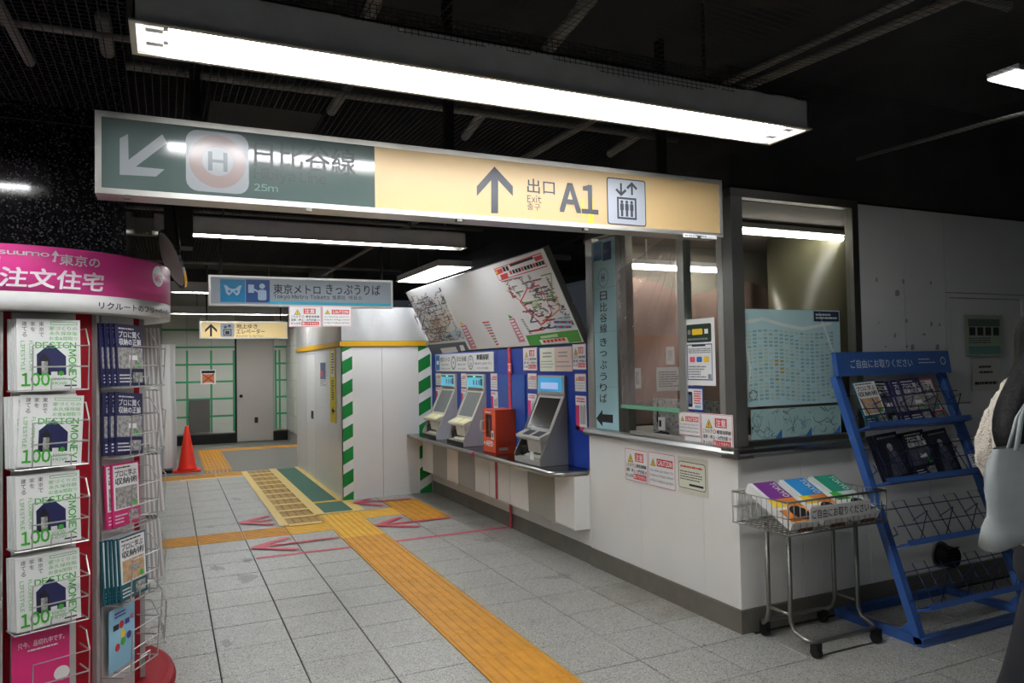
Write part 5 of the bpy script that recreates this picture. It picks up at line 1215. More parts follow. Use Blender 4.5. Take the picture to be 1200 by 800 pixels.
q = Print(); q.rect(r[0] + w * .08, r[1] + h * .72, r[2] - w * .08, r[3] - h * .1, mat('ink_slate_green', '#54635c', 0.6))
for k in range(4): q.rect(r[0] + w * (.1 + k * .21), r[1] + h * .5, r[0] + w * (.26 + k * .21), r[1] + h * .7, INK, 2)
q.lines(r[0] + w * .08, r[1] + h * .3, r[2] - w * .1, r[1] + h * .46, 3, mat('ink_slate_green')); q.rect(r[0] + w * .08, r[1] + h * .04, r[2] - w * .08, r[1] + h * .24, mat('poster_teal', '#5f8c84', 0.6)); q.build('printed_pictures', p)
r = fr.rect(1138, 421, 1170, 457); p = board('paper_notice', 'grey paper notice below the green poster', 'notice', fr, *r, mat('paper_grey', '#bdbdb6', 0.6), 0.002, 0.006); w, h = r[2] - r[0], r[3] - r[1]
q = Print(); q.lines(r[0] + w * .25, r[1] + h * .5, r[2] - w * .25, r[1] + h * .85, 2, INK, fill=.4); q.lines(r[0] + w * .08, r[1] + h * .15, r[2] - w * .1, r[1] + h * .32, 1, INK); q.build('printed_lines', p)

# ================================================================== MAGAZINE KIOSK
KC = Vector((-0.70, 4.20, 0)); KA = 0.56; KR = 0.715; AZ0 = -66.5
KRED = mat('kiosk_red', '#8f0f1e', 0.55, spec=0.2); KPINK = mat('kiosk_pink', '#e8479a', 0.35); KWHITE = mat('kiosk_white', '#dcdcda', 0.35); KPANEL = mat('kiosk_panel', '#c4c3c0', 0.45); WIRE = mat('wire_grey', '#b9b8b4', 0.35, 0.6)
ks = thing('magazine_kiosk', 'tall round red kiosk with wire magazine pockets and pink header', 'kiosk', tuple(KC))
LP = lambda v: (v[0], v[1], v[2])
MB().lathe([(0.0, 0.0), (0.73, 0.0), (0.735, 0.02), (0.725, 0.05), (0.70, 0.065), (0.0, 0.065)], seg=64).build('base', KRED, ks, matrix='local', smooth=False)
oct_ = [(KA / math.cos(math.pi / 10) * math.cos(math.radians(AZ0 + 18 + 36 * k)), KA / math.cos(math.pi / 10) * math.sin(math.radians(AZ0 + 18 + 36 * k)), 0.065) for k in range(10)]
MB().prism(oct_, (0, 0, 1.80)).build('core', KRED, ks, matrix='local')
hd = MB().lathe([(KR - .01, 1.822), (KR, 1.822), (KR, 1.895)], seg=96).build('header_white_band', KWHITE, ks, matrix='local', smooth=True)
MB().lathe([(KR, 1.895), (KR, 2.078), (KR - .006, 2.085), (0.0, 2.085)], seg=96).build('header_pink_band', KPINK, ks, matrix='local', smooth=True)
MB().lathe([(0.0, 1.83), (KR - .008, 1.83)], seg=64).build('header_underside', KWHITE, ks, matrix='local')
def kcyl(px, py):
    """pixel on the header cylinder -> (arc length, height), arc measured from the azimuth facing the camera"""
    d = ray(px, py); o = EYE - KC
    a = d.x ** 2 + d.y ** 2; b = 2 * (o.x * d.x + o.y * d.y); c = o.x ** 2 + o.y ** 2 - KR ** 2; disc = b * b - 4 * a * c
    t = (-b - math.sqrt(max(disc, 0))) / (2 * a); p = o + d * t
    return math.atan2(p.y, p.x) * KR, p.z
def kwarp(v):
    a = v[0] / KR; r = KR + 0.0006 + v[2]; return (r * math.cos(a), r * math.sin(a), v[1])
def krect(x0, y0, x1, y1):
    a, b, c, d = kcyl(x0, y0), kcyl(x1, y0), kcyl(x1, y1), kcyl(x0, y1); return (a[0] + d[0]) / 2, (c[1] + d[1]) / 2, (b[0] + c[0]) / 2, (a[1] + b[1]) / 2
KTW = mat('kiosk_lettering_white', '#f1e6ec', 0.4)
q = Print(); zk = zoom(0, 180, 4.0)
a1 = krect(*zk(-14, 452), *zk(232, 500)); q.text('suumo', a1[0], a1[1] + .02, a1[2], a1[3] - .005, KTW, .02)
q.rect(a1[0], a1[1] + .002, a1[2] + .02, a1[1] + .009, KTW); q.line([(a1[2] + .018, a1[1] + .004), (a1[2] + .022, a1[3] - .01)], .008, KTW); q.poly([(a1[2] + .006, a1[3] - .014), (a1[2] + .038, a1[3] - .014), (a1[2] + .022, a1[3] + .008)], KTW)
q.build('header_brand', ks, warp=kwarp); q = Print(); a2 = krect(*zk(278, 478), *zk(468, 530)); q.text('東京の', a2[0], a2[1], a2[2], a2[3], KTW, .02)
q.build('header_lettering', ks, warp=kwarp); q = Print(); a3 = krect(*zk(-10, 540), *zk(480, 640)); q.text('注文住宅', a3[0], a3[1] + .004, a3[2], a3[3] - .004, KTW, .025, shear=.12)
q.build('header_tagline', ks, warp=kwarp); q = Print(); c = kcyl(*zk(741, 575)); q.disc(c[0], c[1], .06, KTW, 1, .05); q.text('¥0', c[0] - .04, c[1] - .03, c[0] + .04, c[1] + .01, KPINK, .02, 2)
q.build('price_badge', ks, warp=kwarp)
q = Print(); a4 = krect(*zk(462, 697), *zk(790, 735)); b4 = kcyl(*zk(462, 713)); q.text('リクルートのフリーペーパー', a4[0], 1.838, a4[2], 1.868, INK, .015); q.build('header_footnote', ks, warp=kwarp)
def kframe(k, ap=KA):
    a = math.radians(AZ0 + 36 * k); n = Vector((math.cos(a), math.sin(a), 0)); return Frame(KC + n * ap, (-math.sin(a), math.cos(a), 0), (0, 0, 1))
KINV = _world[ks.name].inverted()
ROWZ = [1.492, 1.175, 0.850, 0.520, 0.205]
def pocket(fr, z, w, d, h, parent=ks, name='wire_pocket'):
    mb = MB(); r = 0.0032; x = w / 2
    T = lambda pts: mb.tube(pts, r, 6)
    T([(-x, z, 0), (-x, z, d), (x, z, d), (x, z, 0)]); T([(-x, z, d * .5), (x, z, d * .5)])
    T([(-x * .55, z, 0), (-x * .55, z, d), (-x * .55, z + h * .72, d + .01), (x, z + h * .72, d + .01), (x, z, d)])
    T([(-x * .55, z + h * .38, d + .005), (x, z + h * .38, d + .005)])
    T([(-x * .05, z, d), (-x * .05, z + h * .18, d + .003), (x * .5, z + h * .18, d + .003), (x * .5, z, d)])
    T([(x, z + h * .72, d + .01), (x, z + h * .72, 0)]); T([(x, z + h * .38, d + .005), (x, z + h * .38, 0)]); T([(x, z + h, 0.0), (x, z + h, d * .7), (x, z + h * .72, d + .01)])
    return mb.build(name, WIRE, parent, matrix=_world[parent.name].inverted() @ fr.matrix())
for k in (-1, 0, 1, 2, 3):
    fr = kframe(k)
    MB().box(-.12, .07, 0, .12, 1.82, .01).build('back_panel', KPANEL, ks, matrix=KINV @ fr.matrix())
    MB().box(-.172, .07, 0, -.152, 1.82, .022).build('slotted_post', mat('post_grey', '#a9a7a4', 0.45, 0.3), ks, matrix=KINV @ fr.matrix())
    for z in ROWZ: pocket(kframe(k, KA + .012), z, 0.27, 0.105, 0.26)
# covers: one mesh per title, shared by its copies
def cover(name, w, h, t, base, draw, edge=WHITE):
    pr = Print(0.0004); pr.mi(edge); pr.mb.box(0, 0, -t, w, h, 0, 0)
    pr.rect(0, 0, w, h, base, 1)
    pr.mb.add([(0, 0, -t), (0, 0, .0004), (0, h, .0004), (0, h, -t)], [(0, 1, 2, 3)], pr.mi(base)); pr.mb.v[-4:] = [(-.0003, y, z) for x, y, z in pr.mb.v[-4:]]
    pr.lay = 2; draw(pr, w, h); return pr.mb.mesh(name, pr.mats)
MGREEN = mat('cover_green', '#4bb03f', 0.4); MNAVY = mat('cover_navy', '#2b2c55', 0.35); MINK = mat('cover_ink', '#25252a', 0.4); MPHOTO = mat('cover_photo_grey', '#77736f', 0.4, grain=(60, 0.8, '#d2d0cc')); MBLUE2 = mat('cover_indigo', '#3b3d9a', 0.35); MTEAL = mat('cover_teal', '#1f5a66', 0.35); MMAG = mat('cover_magenta', '#d02a70', 0.35); MWOOD = mat('cover_photo_tan', '#b98f66', 0.4, grain=(40, 0.6, '#e2cdb2'))
def d_design(p, w, h):
    for k, s in enumerate(('建てる', '家を ', '東京で')): p.column(s, w * (.08 + k * .13), h * .74, w * (.155 + k * .13), h * .97, MINK)
    p.rect(w * .5, h * .93, w * .98, h * .97, MGREEN) if False else p.border(w * .52, h * .925, w * .95, h * .965, .002, MGREEN)
    for k, s in enumerate(('家づくりの', '永久保存版', 'お金&間取り')): p.text(s, w * .5, h * (.845 - k * .072), w * .95, h * (.9 - k * .072), MGREEN)
    p.text('DESIGN', w * .28, h * .585, w * .93, h * .675, MGREEN, .015); p.text('LIFESTYLE', w * .06, h * .27, w * .12, h * .69, MGREEN, 0, rot=90); p.text('FLOORPLAN', w * .185, h * .27, w * .24, h * .69, MGREEN, 0, rot=90); p.text('MONEY', w * .8, h * .09, w * .93, h * .57, MGREEN, .015, rot=90)
    p.poly([(w * .3, h * .2), (w * .76, h * .2), (w * .76, h * .47), (w * .52, h * .66), (w * .3, h * .5)], MNAVY, 3); p.poly([(w * .34, h * .2), (w * .5, h * .2), (w * .5, h * .42), (w * .42, h * .52), (w * .34, h * .44)], MINK, 4); p.rect(w * .37, h * .2, w * .47, h * .4, MPHOTO, 5)
    p.disc(w * .68, h * .225, w * .045, MGREEN, 5, seg=14); p.rect(w * .52, h * .2, w * .62, h * .25, WHITE, 5)
    p.text('100', w * .06, h * .05, w * .5, h * .24, MGREEN, .03, 6); p.text('KNOW', w * .54, h * .125, w * .75, h * .17, MGREEN, 0); p.text('HOW', w * .54, h * .065, w * .77, h * .11, MGREEN, 0); p.rect(w * .73, h * .035, w * .93, h * .055, MINK)
def d_pro(main, title, sub, photo, dark):
    def f(p, w, h):
        tc = WHITE if dark else MINK
        if not dark: p.rect(w * .04, h * .26, w * .96, h * .97, WHITE, 3)
        p.lines(w * .1, h * .91, w * .9, h * .95, 1, tc, 4); p.text(title, w * .1, h * .78, w * .88, h * .89, tc, .02, 5); p.text(sub, w * .1, h * .66, w * .92, h * .77, tc, .02, 5)
        p.rect(w * (.04 if dark else .1), h * .28, w * (.96 if dark else .9), h * .62, photo, 4); p.rect(w * .45, h * .42, w * .75, h * .5, WHITE if dark else MPHOTO, 5); p.disc(w * .78, h * .34, w * .07, MGREEN, 6, seg=14)
        p.lines(w * .06, h * .04, w * .5, h * .2, 3, WHITE, 5, .4); p.rect(w * .55, h * .05, w * .92, h * .22, MPHOTO, 5)
    return f
CV_DESIGN = cover('magazine', 0.235, 0.292, 0.011, WHITE, d_design)
CV_NAVY = cover('magazine', 0.205, 0.285, 0.008, mat('cover_dark_navy', '#2a2a52', 0.35), d_pro(None, 'プロに聞く', '収納の正解', MPHOTO, True))
CV_PINK = cover('magazine', 0.205, 0.285, 0.008, MMAG, d_pro(None, 'プロに学ぶ', '収納術', MPHOTO, False), MMAG)
CV_TEAL = cover('magazine', 0.205, 0.285, 0.008, MTEAL, d_pro(None, 'プロに学ぶ', '収納術', MWOOD, False))
EDGE = mat('page_edge', '#8d8a8a', 0.6)
CV_EDGE = cover('magazine', 0.205, 0.285, 0.0098, mat('page_edge_dark', '#a9a5a4', 0.6), d_pro(None, 'プロに聞く', '収納の正解', MPHOTO, True), EDGE)
CV_EDGE2 = cover('magazine', 0.205, 0.285, 0.0092, mat('page_edge_light', '#dcdad6', 0.6), d_pro(None, 'プロに聞く', '収納の正解', MPHOTO, True), mat('page_edge_light'))
def place_mag(me, fr, u, v, off, label, group, tilt=0.0, lean=0.0, w=0.205):
    m = fr.matrix() @ Matrix.Translation((u, v, off)) @ Matrix.Rotation(lean, 4, 'X') @ Matrix.Rotation(tilt, 4, 'Z') @ Matrix.Translation((-w / 2, 0, 0))
    o = bpy.data.objects.new('magazine', me); COL.objects.link(o); o.matrix_basis = m; _world[o.name] = m.copy()
    return tag(o, label, 'magazine', group)
ORD = ('second', 'third', 'fourth', 'fifth', 'sixth', 'seventh', 'eighth', 'ninth', 'tenth', 'eleventh')
rowname = ('top', 'second', 'third', 'fourth')
f0 = kframe(0, KA + .012)
for r_, z in enumerate(ROWZ[:4]):
    for k in range(5):
        lab = 'white magazine with green lettering and navy house, front of the %s kiosk pocket' % rowname[r_] if k == 4 else 'white green-lettered magazine, %s from the front in the %s kiosk pocket' % (ORD[3 - k], rowname[r_])
        place_mag(CV_DESIGN, f0, -0.004 - (4 - k) * .004 * (1 if r_ != 1 else 1.6), z + .005, .030 + k * .0128, lab, 'green-lettered magazines in the kiosk', (0.0, -.055, 0.01, 0.012)[r_] if k == 4 else random.uniform(-.01, .02), -0.04, 0.235)
f1 = kframe(1, KA + .012)
titles = ((CV_NAVY, 'dark navy', 4, (-.02, .0)), (CV_NAVY, 'dark navy', 3, (-.09, -.05)), (CV_PINK, 'magenta-edged white', 2, (-.03, 0)), (CV_TEAL, 'teal-edged white', 5, (-.02, 0)))
for r_, (me, nm, n, tl) in enumerate(titles):
    for k in range(n):
        fr_ = k == n - 1
        lab = '%s storage magazine, front copy in the %s pocket right of the white ones' % (nm, rowname[r_]) if fr_ else '%s storage magazine, %s from the front of the fan in the %s kiosk pocket' % (nm, ORD[n - 2 - k], rowname[r_])
        du = (.05, .05, .055, .03)[r_]
        place_mag(me, f1, -.006 - (n - 1 - k) * du * (.42 if n > 3 else .55), ROWZ[r_] + .006, .035 + k * .0115, lab, 'storage magazines in the kiosk', tl[0] + random.uniform(-.015, .015), -0.06)
f2 = kframe(2, KA + .012)
for r_, z in enumerate(ROWZ[:4]):
    for k in range(10):
        place_mag((CV_EDGE, CV_EDGE2)[k % 2], f2, .0, z + .006, .012 + k * .0104, 'magazine seen edge-on, %s from the outside in the %s pocket at the kiosk right' % ((('first',) + ORD)[9 - k], rowname[r_]), 'edge-on magazines at the kiosk side', random.uniform(-.01, .01), -.02 - .006 * k)
# pink out-of-stock card and blue poster in the lowest pockets
p = board('pink_card', 'pink sold-out card in the lowest kiosk pocket', 'card', kframe(0, KA + .02), -.125, .235, .085, .50, MMAG, 0.003, 0.02)
q = Print(0.0004); q.text('只今、品切れ中です。', -.105, .44, .065, .465, WHITE, .01); q.build('printed_text', p); q = Print(0.0004); q.lines(-.07, .42, .04, .432, 1, WHITE); q.build('small_print', p); q = Print(0.0004); q.disc(.055, .30, .03, WHITE, seg=20); q.build('printed_disc', p)
p = board('blue_card', 'light blue poster in the lowest pocket beside the teal magazines', 'card', kframe(1, KA + .02), -.12, .21, .07, .49, mat('card_blue', '#8fc1da', 0.4), 0.003, 0.02)
q = Print(0.0004); q.lines(-.08, .44, .0, .47, 2, MBLUE2); q.build('small_print', p); q = Print(0.0004); q.rect(-.09, .39, -.05, .415, MINK); q.disc(-.03, .405, .018, RED, seg=14); q.rect(-.005, .395, .03, .42, MBLUE2); q.text('¥0', .035, .405, .06, .43, RED, .02); q.build('printed_text', p); q = Print(0.0004)
for k, m_ in enumerate((YEL, RED, MGREEN, MBLUE2)): q.disc((-.02, -.06, -.02, .025)[k], (.36, .31, .325, .34)[k], .018, m_, 2, seg=12)
q.build('printed_dots', p)

# ================================================================== LEAFLET CART
CR = mat('cart_steel', '#8f8e88', 0.35, 0.9)
ct = thing('leaflet_cart', 'steel wire basket cart on casters beside the booth corner', 'cart', (3.28, 3.05, 0))
bx0, bx1, by0, by1, bz0, bz1 = 2.89, 3.62, 2.86, 3.27, 0.655, 0.825
def wire(pts, r, name, m_=CR, par=ct, closed=False): return MB().tube(pts, r, 8, closed=closed).build(name, m_, par, smooth=True)
wire([(bx0, by0, bz1), (bx1, by0, bz1), (bx1, by1, bz1), (bx0, by1, bz1)], .006, 'top_rim', closed=True)
wire([(bx0, by0, bz0), (bx1, by0, bz0), (bx1, by1, bz0), (bx0, by1, bz0)], .006, 'bottom_rim', closed=True)
wire([(bx0, by0, (bz0 + bz1) / 2), (bx1, by0, (bz0 + bz1) / 2), (bx1, by1, (bz0 + bz1) / 2), (bx0, by1, (bz0 + bz1) / 2)], .0025, 'middle_wire', closed=True)
mb = MB()
for k in range(18):
    x = bx0 + (bx1 - bx0) * k / 17
    mb.tube([(x, by0, bz1), (x, by0, bz0), (x, by1, bz0), (x, by1, bz1)], .0024 if k % 17 else .005, 6)
for k in range(1, 11):
    y = by0 + (by1 - by0) * k / 11
    mb.tube([(bx0, y, bz1), (bx0, y, bz0), (bx1, y, bz0), (bx1, y, bz1)], .0024, 6)
mb.build('basket_wires', CR, ct, smooth=True)
lx0, lx1 = 3.03, 3.54; ly0, ly1 = 3.0, 3.16
wire([(lx0, ly0, bz0), (lx0, ly0, .16), (lx0, ly0 - .02, .11), (lx0 + .005, 2.90, .085), (lx0 + .03, 2.87, .082), (lx1 - .03, 2.87, .082), (lx1 - .005, 2.90, .085), (lx1, ly0 - .02, .11), (lx1, ly0, .16), (lx1, ly0, bz0)], .0125, 'front_leg_frame')
wire([(lx0, ly1, bz0), (lx0, ly1, .16), (lx0, ly1 + .02, .11), (lx0 + .005, 3.21, .085), (lx0 + .03, 3.235, .082), (lx1 - .03, 3.235, .082), (lx1 - .005, 3.21, .085), (lx1, ly1 + .02, .11), (lx1, ly1, .16), (lx1, ly1, bz0)], .0125, 'rear_leg_frame')
for x in (lx0, lx1): wire([(x, ly0, .19), (x, ly1, .19)], .009, 'side_brace')
for x, y in ((lx0 + .04, 2.87), (lx1 - .02, 2.87), (lx0 + .04, 3.235), (lx1 - .02, 3.235)):
    c_ = MB().box(x - .02, y - .022, .045, x + .02, y + .022, .078).build('caster', BLACK, ct)
    MB().cyl((x - .014, y, .030), (x + .014, y, .030), .030, seg=18).build('wheel', BLACK, c_)
fr = wall_y(0, by0 - .008); zt = zoom(850, 540, 6.316)
r = fr.rect(*zt(622, 385), *zt(1072, 450)); p = board('cart_sign', 'white strip sign on the front of the wire cart', 'sign', fr, r[0], bz0 + .06, r[2], bz1 - .035, WHITE, .004)
q = Print(); q.text('ご自由にお取りください', r[0] + .015, bz0 + .072, r[2] - .015, bz1 - .05, INK, .008); q.build('lettering', p)
def leaflet(x, wd, top, mid, label, txt='TOKYO'):
    f = Frame((x, 2.875, .675), (1, 0, 0), (0, .31, .15)); H = .355
    t = thing('leaflet_stack', label, 'leaflets', group='tourist leaflets in the cart', matrix=f.matrix(.052))
    MB().box(0, 0, -.05, wd, H, 0).build('pages', WHITE, t, matrix='local')
    q = Print(); q.rect(0, H * .56, wd, H, top); q.rect(0, H * .56, wd * .16, H, WHITE, 2); q.text(txt, wd * .70, H * .58, wd * .93, H * .96, WHITE, .02, 3, rot=90)
    q.poly([(0, H * .36), (wd * .55, H * .36), (wd * .3, H * .56), (0, H * .56)], YEL if top != mat('leaf_teal', '#2a9a7c', .4) else MGREEN); q.poly([(wd * .55, H * .36), (wd, H * .3), (wd, H * .56), (wd * .3, H * .56)], mid); q.rect(0, 0, wd, H * .3, mid, 1); q.disc(wd * .62, H * .2, wd * .3, INK, 2); q.build('cover_print', t)
    return t
LORG = mat('leaf_orange', '#df8434', .4); LPUR = mat('leaf_purple', '#7b2f8c', .4); LBLU = mat('leaf_blue', '#2f8fd6', .4); LGR = mat('leaf_teal', '#2a9a7c', .4); LW = mat('leaf_pale', '#cfd6d4', .4)
leaflet(2.915, .19, LPUR, LORG, 'purple TOKYO leaflets at the left of the wire cart')
leaflet(3.145, .19, LBLU, LORG, 'blue TOKYO leaflets in the middle of the wire cart')
leaflet(3.375, .19, LGR, LW, 'green and white TOKYO leaflets at the right of the wire cart')
for k, x in enumerate((2.98, 3.21, 3.44)):
    tag(MB().box(x, 2.872, .664, x + .10, 2.884, .74).build('wood_block', mat('block_brown', '#7b5138', .6)), ('brown block behind the left bars of the wire cart', 'brown block behind the middle bars of the wire cart', 'brown block behind the right bars of the wire cart')[k], 'block')

# ================================================================== BLUE MAGAZINE RACK
RBL = mat('rack_blue', '#365d9f', .42, grain=(15, .3, '#2d4f8b')); RWI = mat('rack_wire', '#26365c', .4, .5)
rx0, rx1 = 3.67, 4.69
rk = thing('magazine_rack', 'blue steel slanted free magazine rack against the white wall', 'rack', (rx0, 2.70, 0))
SV = Vector((0, .52, 1.46)); 
fs_ = Frame((rx0, 2.70, 0.0), (1, 0, 0), SV); FSM = fs_.matrix()
def rpart(name, mb, m_, smooth=False): return mb.build(name, m_, rk, smooth, matrix=_world[rk.name].inverted() @ FSM)
SL = SV.length
for x in (0, rx1 - rx0 - .045): rpart('upright', MB().box(x, 0.02, -.045, x + .045, SL, 0), RBL)
MB().box(rx0, 2.70, 0, rx1, 2.745, .045).build('base_rail', RBL, rk); MB().box(rx0, 3.235, 0, rx1, 3.28, .045).build('base_rail', RBL, rk)
for x in (rx0, rx1 - .045): MB().box(x, 2.745, 0, x + .045, 3.235, .045).build('base_rail', RBL, rk)
for x in (rx0, rx1 - .045): MB().prism([(x + .02, 2.76, .045), (x + .02, 2.86, .045), (x + .02, 2.77, .14)], (.006, 0, 0)).build('gusset', RBL, rk)
hb = MB().prism([(rx0 - .01, 3.185, 1.455), (rx0 - .01, 3.225, 1.455), (rx0 - .01, 3.235, 1.60), (rx0 - .01, 3.205, 1.60)], (rx1 - rx0 + .02, 0, 0)).build('header_board', RBL, rk)
fr = Frame((0, 3.185, 1.455), (1, 0, 0), (0, .02, .145)); RL = mat('rack_lettering', '#d5dee8', .5)
q = Print(); q.text('ご自由にお取りください', rx0 + .10, .045, rx0 + .66, .10, RL, .014); sign_part('header_lettering', q, fr.matrix(.0005), rk)
q = Print(); q.lines(rx0 + .72, .06, rx0 + .88, .105, 2, RL, fill=.3); sign_part('small_print', q, fr.matrix(.0005), rk)
q = Print(); q.ring(rx0 + .96, .08, .026, .006, RL); sign_part('round_emblem', q, fr.matrix(.0005), rk)
shelf_v = [fs_.px(1003.5, 503)[1], fs_.px(1023, 568)[1], fs_.px(1049, 640)[1], fs_.px(1076, 714)[1]]
Wd = rx1 - rx0
for k, v in enumerate(shelf_v):
    rpart('shelf', MB().box(.045, v - .012, -.02, Wd - .045, v, .085).box(.045, v, .08, Wd - .045, v + .02, .085), RBL)
    mb = MB()
    for hgt, o in ((.10, .085), (.2, .03)): mb.tube([(.0, v + hgt, o), (Wd, v + hgt, o)], .003, 6)
    for s in range(4):
        x = .10 + s * .225
        mb.tube([(x, v, .08), (x + .0, v + .24, .02), (x + .1, v + .24, .02), (x + .1, v, .08)], .0028, 6)
        mb.tube([(x + .16, v, -.01), (x + .16, v + .16, .10), (x + .02, v + .12, .1)], .0028, 6)
        mb.box(x - .03, v + .001, .0, x + .1, v + .004, .07)
    mb.tube([(-.03, v + .10, .085), (-.06, v + .06, .12), (0.02, v + .05, .0)], .003, 6)
    rpart('wire_dividers', mb, RWI, True)
DK = mat('cover_black', '#1d1f2a', .35); CV_DARK = cover('magazine', .205, .285, .008, DK, d_pro(None, 'プロに聞く', '収納の正解', mat('cover_photo_dark', '#3d4048', .4, grain=(30, .7, '#6d7180')), True)); 
def d_dark(p, w, h):
    p.lines(w * .1, h * .88, w * .9, h * .95, 1, GREY, 3); p.poly([(w * .2, h * .1), (w * .85, h * .12), (w * .7, h * .6), (w * .4, h * .65)], mat('cover_photo_dark'), 3); p.disc(w * .5, h * .7, w * .12, MPHOTO, 4, seg=12); p.rect(w * .1, h * .05, w * .5, h * .1, MBLUE2, 4)
CV_DARK2 = cover('magazine', .205, .285, .008, DK, d_dark)
def rmag(me, u, v, off, label, tilt=0.0): return place_mag(me, fs_, u, v, off, label, 'magazines on the blue rack', tilt, 0.0)
v1, v2 = shelf_v[0] + .002, shelf_v[1] + .002
rmag(CV_DARK, .32, v1, .024, 'dark magazine behind the white one on the top shelf of the blue rack', -.04)
rmag(CV_TEAL, .19, v1, .036, 'white storage magazine with tan photo at the left of the blue rack', .06)
for k in range(4): rmag(CV_NAVY, .44 + k * .022, v1, .012 + k * .0105, 'dark storage magazine, %s behind the navy front copy on the blue rack' % ('fourth', 'third', 'second', 'first')[k], .05)
rmag(CV_NAVY, .56, v1, .056, 'navy storage magazine in the middle of the top shelf of the blue rack', .04)
rmag(CV_PINK, .73, v1, .02, 'pink-edged magazine at the right of the top shelf of the blue rack', .05)
for k in range(3): rmag(CV_DARK2, .20 + k * .014, v2, .012 + k * .0105, 'black magazine at the left of the second rack shelf, %s of its stack' % ('rearmost', 'middle one', 'front one')[k], .07)
for k in range(3): rmag(CV_DARK, .44 + k * .014, v2, .012 + k * .0105, 'dark magazine in the middle of the second rack shelf, %s of its stack' % ('rearmost', 'middle one', 'front one')[k], .07)
for k in range(2): rmag(CV_DARK2, .68 + k * .016, v2, .012 + k * .0105, 'black magazine at the right of the second rack shelf, %s of its stack' % ('rearmost', 'middle one', 'front one')[k * 2], .08)
p = board('title_card', 'small white card lettered Poem at the right end of the second shelf', 'card', fs_, .80, v2 + .02, .98, v2 + .10, WHITE, .002, .09); q = Print(); q.border(.805, v2 + .025, .975, v2 + .095, .003, INK); q.text('Poem', .82, v2 + .04, .965, v2 + .085, INK, .02); q.build('lettering', p)

# ================================================================== PERSON WALKING OUT OF FRAME AT THE RIGHT
PHI = math.radians(-38)
PM = Matrix.Translation((2.815, 1.535, 0)) @ Matrix.Rotation(PHI, 4, 'Z')      # local +x is the walking direction, -y the side towards the camera
def skin(name, verts, edges, radii, m_, parent, sub=2, root=0, noise=0.0, matrix='local'):
    me = bpy.data.meshes.new(name); me.from_pydata(verts, edges, []); me.materials.append(m_)
    o = link(name, me, parent, matrix)
    sk = o.modifiers.new('skin', 'SKIN'); sk.use_smooth_shade = True; sk.branch_smoothing = 0.6
    for i, r in enumerate(radii):
        v = me.skin_vertices[0].data[i]; v.radius = r if isinstance(r, tuple) else (r, r)
        v.use_root = (i == root)
    sb = o.modifiers.new('sub', 'SUBSURF'); sb.levels = sub; sb.render_levels = sub
    if noise:
        tx = bpy.data.textures.new(name + '_fluff', 'CLOUDS'); tx.noise_scale = 0.03
        dp = o.modifiers.new('fluff', 'DISPLACE'); dp.texture = tx; dp.strength = noise; dp.texture_coords = 'LOCAL'
    return o
SKIN = mat('skin', '#c99c86', .5); CREAMJ = mat('cream_fleece', '#d8cfc2', .9, grain=(40, .4, '#bfb4a6'), bump=(140, .6)); TROU = mat('black_trousers', '#14151c', .8); HAIR = mat('black_hair', '#090707', .6, spec=.15, bump=(60, .25)); SHOE = mat('dark_shoe', '#1c1b1c', .5)
pv = [(0,0,.90),(0,0,1.05),(0.01,0,1.22),(0.0,0,1.36),(0.015,0,1.45),(0.03,0,1.50),(0.035,0,1.57),(0.03,0,1.64),       # 0-7 trunk, neck, head
      (0,.15,1.40),(-.07,.235,1.15),(.06,.22,.90),(.11,.21,.82),                                                        # left arm 8-11
      (0,-.15,1.40),(-.07,-.235,1.15),(.06,-.25,.97),(.13,-.22,.95),                                                    # right arm 12-15
      (0.02,.09,.84),(.14,.09,.48),(.22,.09,.08),(.32,.09,.035),                                                       # left leg forward 16-19
      (-.02,-.09,.84),(-.10,-.09,.47),(-.33,-.09,.15),(-.27,-.09,.035)]                                                # right leg trailing 20-23
pe = [(0,1),(1,2),(2,3),(3,4),(4,5),(5,6),(6,7),(3,8),(8,9),(9,10),(10,11),(3,12),(12,13),(13,14),(14,15),(0,16),(16,17),(17,18),(18,19),(0,20),(20,21),(21,22),(22,23)]
prad = [(.13,.10),(.11,.085),(.13,.09),(.10,.07),.048,.06,(.085,.075),(.06,.055),.05,.042,.034,.022,.05,.042,.034,.022,.08,.055,.04,.032,.08,.055,.04,.032]
me = bpy.data.meshes.new('person'); me.from_pydata(pv, pe, []); me.materials.append(SKIN)
person = bpy.data.objects.new('person', me); COL.objects.link(person); person.matrix_basis = PM; _world[person.name] = PM.copy()
sk = person.modifiers.new('skin', 'SKIN'); sk.use_smooth_shade = True
for i, r in enumerate(prad):
    v = me.skin_vertices[0].data[i]; v.radius = r if isinstance(r, tuple) else (r, r); v.use_root = (i == 0)
sb = person.modifiers.new('sub', 'SUBSURF'); sb.levels = 2; sb.render_levels = 2
tag(person, 'person in cream fleece jacket and black trousers with long black hair, walking right', 'person')
# face on the head (turned away from the camera)
MB().cyl((.115, 0, 1.625), (.140, 0, 1.605), .012, .016, 10).build('nose', SKIN, person, matrix='local', smooth=True)
for s in (-1, 1):
    MB().cyl((.10, s * .033, 1.645), (.116, s * .033, 1.645), .013, .009, 10).build('eye', INK, person, matrix='local')
    MB().cyl((.02, s * .075, 1.635), (.02, s * .09, 1.64), .028, .018, 10).build('ear', SKIN, person, matrix='local', smooth=True)
MB().cyl((.105, -.022, 1.575), (.105, .022, 1.575), .007, seg=8).build('mouth', mat('lips', '#a5605a', .5), person, matrix='local')
